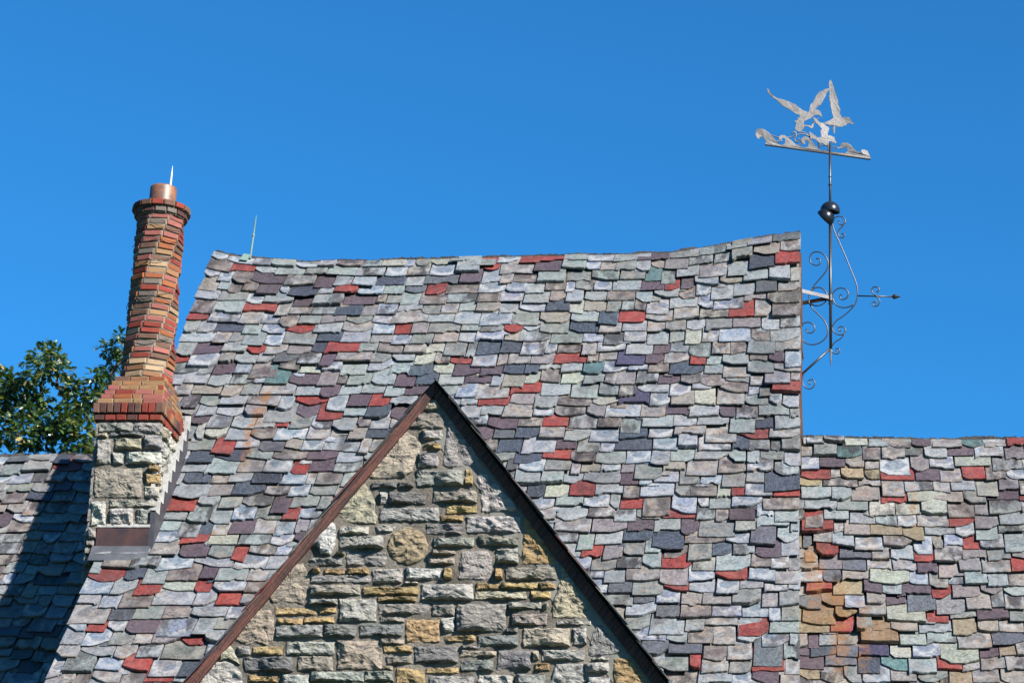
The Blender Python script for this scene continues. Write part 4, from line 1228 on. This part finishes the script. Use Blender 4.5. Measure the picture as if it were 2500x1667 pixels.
GULL_A = [(283,237),(300,265),(330,300),(360,345),(410,375),(460,395),(520,415),(600,440),(680,475),(740,505),(790,550),(850,585),(920,620),(945,600),(960,540),(980,490),(1020,440),(1060,360),(1090,310),(1140,280),(1200,255),(1268,232),(1262,265),(1235,300),(1215,350),(1185,410),(1160,460),(1130,495),(1090,530),(1060,560),(1045,580),(1090,580),(1130,605),(1140,640),(1160,675),(1150,698),(1125,668),(1080,660),(1040,668),(1010,685),(980,710),(930,735),(880,760),(865,800),(870,850),(850,890),(815,925),(780,925),(740,910),(725,880),(740,830),(745,790),(715,765),(720,750),(760,745),(765,710),(800,690),(790,660),(730,635),(660,590),(600,555),(540,520),(480,470),(430,420),(370,385),(320,340),(290,290)]
GULL_B = [(1290,95),(1310,120),(1325,180),(1340,210),(1358,260),(1370,320),(1395,390),(1410,440),(1420,510),(1445,570),(1450,650),(1480,695),(1520,700),(1560,690),(1600,705),(1625,760),(1665,800),(1655,808),(1600,790),(1560,795),(1530,825),(1480,845),(1400,848),(1340,838),(1280,825),(1220,805),(1185,795),(1210,770),(1260,755),(1310,730),(1340,708),(1325,660),(1310,600),(1300,530),(1280,460),(1270,400),(1275,290),(1266,240),(1268,180),(1275,130)]
GULL_C = [(1000,690),(1040,710),(1080,750),(1130,790),(1180,795),(1220,825),(1270,880),(1260,920),(1245,960),(1250,990),(1310,1000),(1350,1020),(1360,1060),(1385,1100),(1380,1125),(1340,1105),(1290,1085),(1265,1090),(1262,1150),(1240,1140),(1210,1155),(1180,1130),(1150,1110),(1130,1130),(1100,1110),(1070,1080),(1030,1050),(970,1050),(965,1010),(945,970),(960,930),(1000,970),(1050,1000),(1090,1025),(1135,1020),(1130,980),(1125,920),(1150,895),(1120,850),(1080,810),(1040,770)]
WAVES = [(250,1125),(265,1090),(240,1040),(215,1010),(180,1005),(155,1020),(155,1050),(120,1030),(95,990),(90,950),(110,900),(130,880),(200,880),(250,900),(300,940),(350,990),(390,1040),(430,1090),(480,1130),(545,1140),(560,1110),(575,1070),(560,1035),(530,1025),(510,1045),(520,1085),(490,1060),(470,1040),(475,1005),(500,985),(550,985),(600,1010),(640,1050),(690,1090),(730,1130),(780,1150),(830,1172),(880,1185),(930,1170),(945,1130),(940,1090),(910,1065),(880,1080),(885,1110),(880,1135),(850,1120),(830,1080),(830,1045),(855,1015),(900,1005),(950,1030),(985,1070),(1020,1110),(1045,1150),(1080,1180),(1100,1215),(1270,1242),(1330,1250),(1450,1262),(1520,1265),(1560,1240),(1560,1200),(1530,1175),(1495,1175),(1480,1195),(1400,1192),(1395,1180),(1450,1165),(1455,1130),(1480,1108),(1520,1104),(1560,1110),(1610,1140),(1650,1190),(1700,1240),(1760,1275),(1810,1285),(1800,1265),(1775,1240),(1790,1220),(1830,1215),(1880,1235),(1910,1290),(1930,1340),(1930,1362),(1270,1278),(1090,1250),(800,1215),(520,1175)]
cutout("gull", GULL_A, ragged=5); cutout("gull", GULL_B, off=0.004, ragged=5); cutout("gull", GULL_C, off=-0.006, ragged=5)
cutout("wave_plate", WAVES, ragged=3)
cutout("gull_leg", [(870,812),(900,822),(950,828),(980,838),(1000,800),(1030,755),(1048,772),(1022,810),(1018,850),(990,882),(965,868),(950,848),(900,843),(866,832)])
cutout("gull_leg", [(1340,840),(1368,840),(1362,900),(1364,940),(1350,965),(1338,930),(1328,890)])
mb = MB()
for pts in ([(345,980),(400,1000),(480,1022)], [(430,1080),(470,1075),(500,1068)], [(600,1025),(660,1010),(692,990),(682,955),(700,932),(732,940),(742,1000),(715,1045),(740,1085),(780,1090),(805,1055),(775,1040)], [(745,995),(790,970),(860,962),(920,985),(965,1015)], [(770,925),(870,935),(920,968),(962,1012)], [(808,1050),(826,1110),(780,1155)], [(1100,1190),(1120,1160),(1200,1145),(1255,1165),(1245,1215)], [(1098,1110),(1105,1165)], [(1325,1165),(1400,1185)], [(1740,1250),(1790,1275)], [(1010,790),(1060,745),(1110,710)]):
    mb.tube([vt(x, y) for x, y in smooth_path(pts, 3)], 0.0085, 6)
mb.out("wave_scrolls", M['plate'], vane, kind="stuff")
mb = MB(); mb.tube([vt(250, 1130) + Vector((0, 0, -0.004)), vt(1930, 1364) + Vector((0, 0, -0.004))], 0.0125, 8); mb.out("base_bar", M['iron'], vane)

# ------------------------------------------------------------------ oak behind the wing
YT = 33.5
def tt(x, y, dy=0.0): return on_y(0 + x / 4.6125, 780 + y / 4.6125, YT + dy)
root = tt(520, 1500); root.z = 0
oak = empty("oak_tree", (root.x - 0.6, YT + 0.4, 0), "glossy dark green oak rising behind the shaded slate wing", "tree")
BL = [(60,650,60),(150,650,40),(40,750,90),(560,400,90),(560,340,50),(440,450,90),(650,400,70),(380,560,110),(500,560,110),(650,520,100),(740,600,70),(300,660,80),(200,760,120),(350,800,120),(100,880,120),(250,950,150),(400,950,120),(480,870,70),(100,1050,150),(300,1120,150),(450,1150,120),(150,1250,130),(350,1280,110),(60,1330,80),(200,1380,70),(560,1200,110),(620,1100,90),(700,1200,110),(750,1000,100),(850,950,110),(950,900,90),(820,800,70),(880,740,40),(720,760,50),(850,1080,130),(980,1050,100),(800,1230,110),(920,1250,100),(1000,1350,90),(700,1420,110),(850,1430,120),(300,1440,110),(400,1400,50),(1080,650,80),(1100,760,80),(1180,640,70),(1240,560,80),(1300,450,90),(1220,340,80),(1330,320,70),(1370,200,40),(1050,850,40),(980,1450,80),(1440,430,90),(1520,560,110),(1700,560,90),(1880,440,70),(1940,380,50),(1990,420,45)]
rng = random.Random(77)
for i in range(46): BL.append((rng.uniform(-1500, 10), rng.uniform(600, 1500), rng.uniform(80, 150)))
for i in range(80): BL.append((rng.uniform(-1700, 1900), rng.uniform(1560, 2700), rng.uniform(170, 260)))
LV, LF, LC = [], [], []
OUT = [(0, 0), (0.10, 0.07), (0.22, 0.26), (0.31, 0.10), (0.46, 0.31), (0.55, 0.12), (0.70, 0.27), (0.80, 0.10), (1.0, 0.0)]
LEAF = OUT + [(x, -y) for x, y in reversed(OUT[1:-1])]
tips = []
for (bx, by, br) in BL:
    c0 = tt(bx, by, rng.uniform(-0.5, 0.5)); rad = br / 4.6125 / 172 * 1.05
    tips.append(c0)
    for k in range(int(30 + rad * rad * (2000 if by < 1520 else 1100))):
        while True:
            d = Vector((rng.uniform(-1, 1), rng.uniform(-1, 1) * 1.6, rng.uniform(-1, 1)))
            if d.x * d.x + d.z * d.z < 1: break
        p = c0 + d * rad
        ax = (d * 0.8 + Vector((rng.uniform(-1, 1), rng.uniform(-1, 1), rng.uniform(-0.9, 0.6)))).normalized()
        up = Vector((rng.uniform(-0.8, 0.8), rng.uniform(-0.9, 0.3), 1)).normalized()
        sd = ax.cross(up).normalized(); up = sd.cross(ax)
        l = rng.uniform(0.085, 0.15)
        k0 = len(LV)
        cup_ = rng.uniform(-0.25, 0.35)
        for (x, y) in LEAF: LV.append(p + ax * (x * l) + sd * (y * l) + up * (abs(y) * l * cup_ - x * x * l * 0.18))
        LF.append(tuple(range(k0, k0 + len(LEAF))))
        t = rng.random()
        c = (0.035, 0.072, 0.018) if t < 0.55 else (0.055, 0.095, 0.022) if t < 0.85 else (0.11, 0.13, 0.03) if t < 0.95 else (0.24, 0.20, 0.06)
        j = rng.uniform(0.75, 1.25)
        j *= 1.4
        LC += [(c[0] * j, c[1] * j, c[2] * j, 1)] * len(LEAF)
build("crown", LV, LF, M['leaf'], oak, attrs={'tint': ('FLOAT_COLOR', LC)}, kind="stuff")
ob = Vector(oak.location)
fork = Vector((ob.x + 0.2, ob.y, 6.2))
mb = MB(); mb.tube([ob, ob + Vector((0.05, 0, 1.5)), ob + Vector((0.15, 0, 4.0)), fork], [0.42, 0.32, 0.26, 0.2], 12); mb.out("trunk", M['bark'], oak, smooth=True)
LIMBS = [[(1090,1330),(1040,1240),(1010,1160),(960,1090),(900,1000)], [(940,1500),(1090,1330)], [(620,1500),(520,1440),(560,1350),(620,1250)], [(760,1200),(740,1000),(700,820),(600,720),(540,600)], [(700,820),(650,740),(640,640),(650,560)], [(220,1340),(170,1230),(130,1130),(100,1000)], [(300,1450),(220,1340)], [(330,1150),(320,1050),(340,900)], [(1320,520),(1340,420),(1300,350)], [(1230,640),(1320,520),(1400,420)], [(540,600),(520,500),(560,400)],[(480,870),(460,760),(520,600)]]
mb = MB()
for L in LIMBS:
    p = [tt(x, y, 0.1) for x, y in smooth_path(L, 3)]
    mb.tube(p, [0.028 - 0.016 * i / (len(p) - 1) for i in range(len(p))], 6)
for i, tp in enumerate(tips):
    if i % 2 or i < 58: continue
    m1 = fork.lerp(tp, 0.45) + Vector((rng.uniform(-0.3, 0.3), rng.uniform(-0.2, 0.3), 0.1)); m1.z = min(m1.z, 8.2)
    mb.tube([fork, m1, m1.lerp(tp, 0.6) + Vector((rng.uniform(-0.1, 0.1), 0.1, 0)), tp], [0.05, 0.03, 0.016, 0.006], 5, cap=False)
mb.out("limbs", M['bark'], oak, smooth=True, kind="stuff")
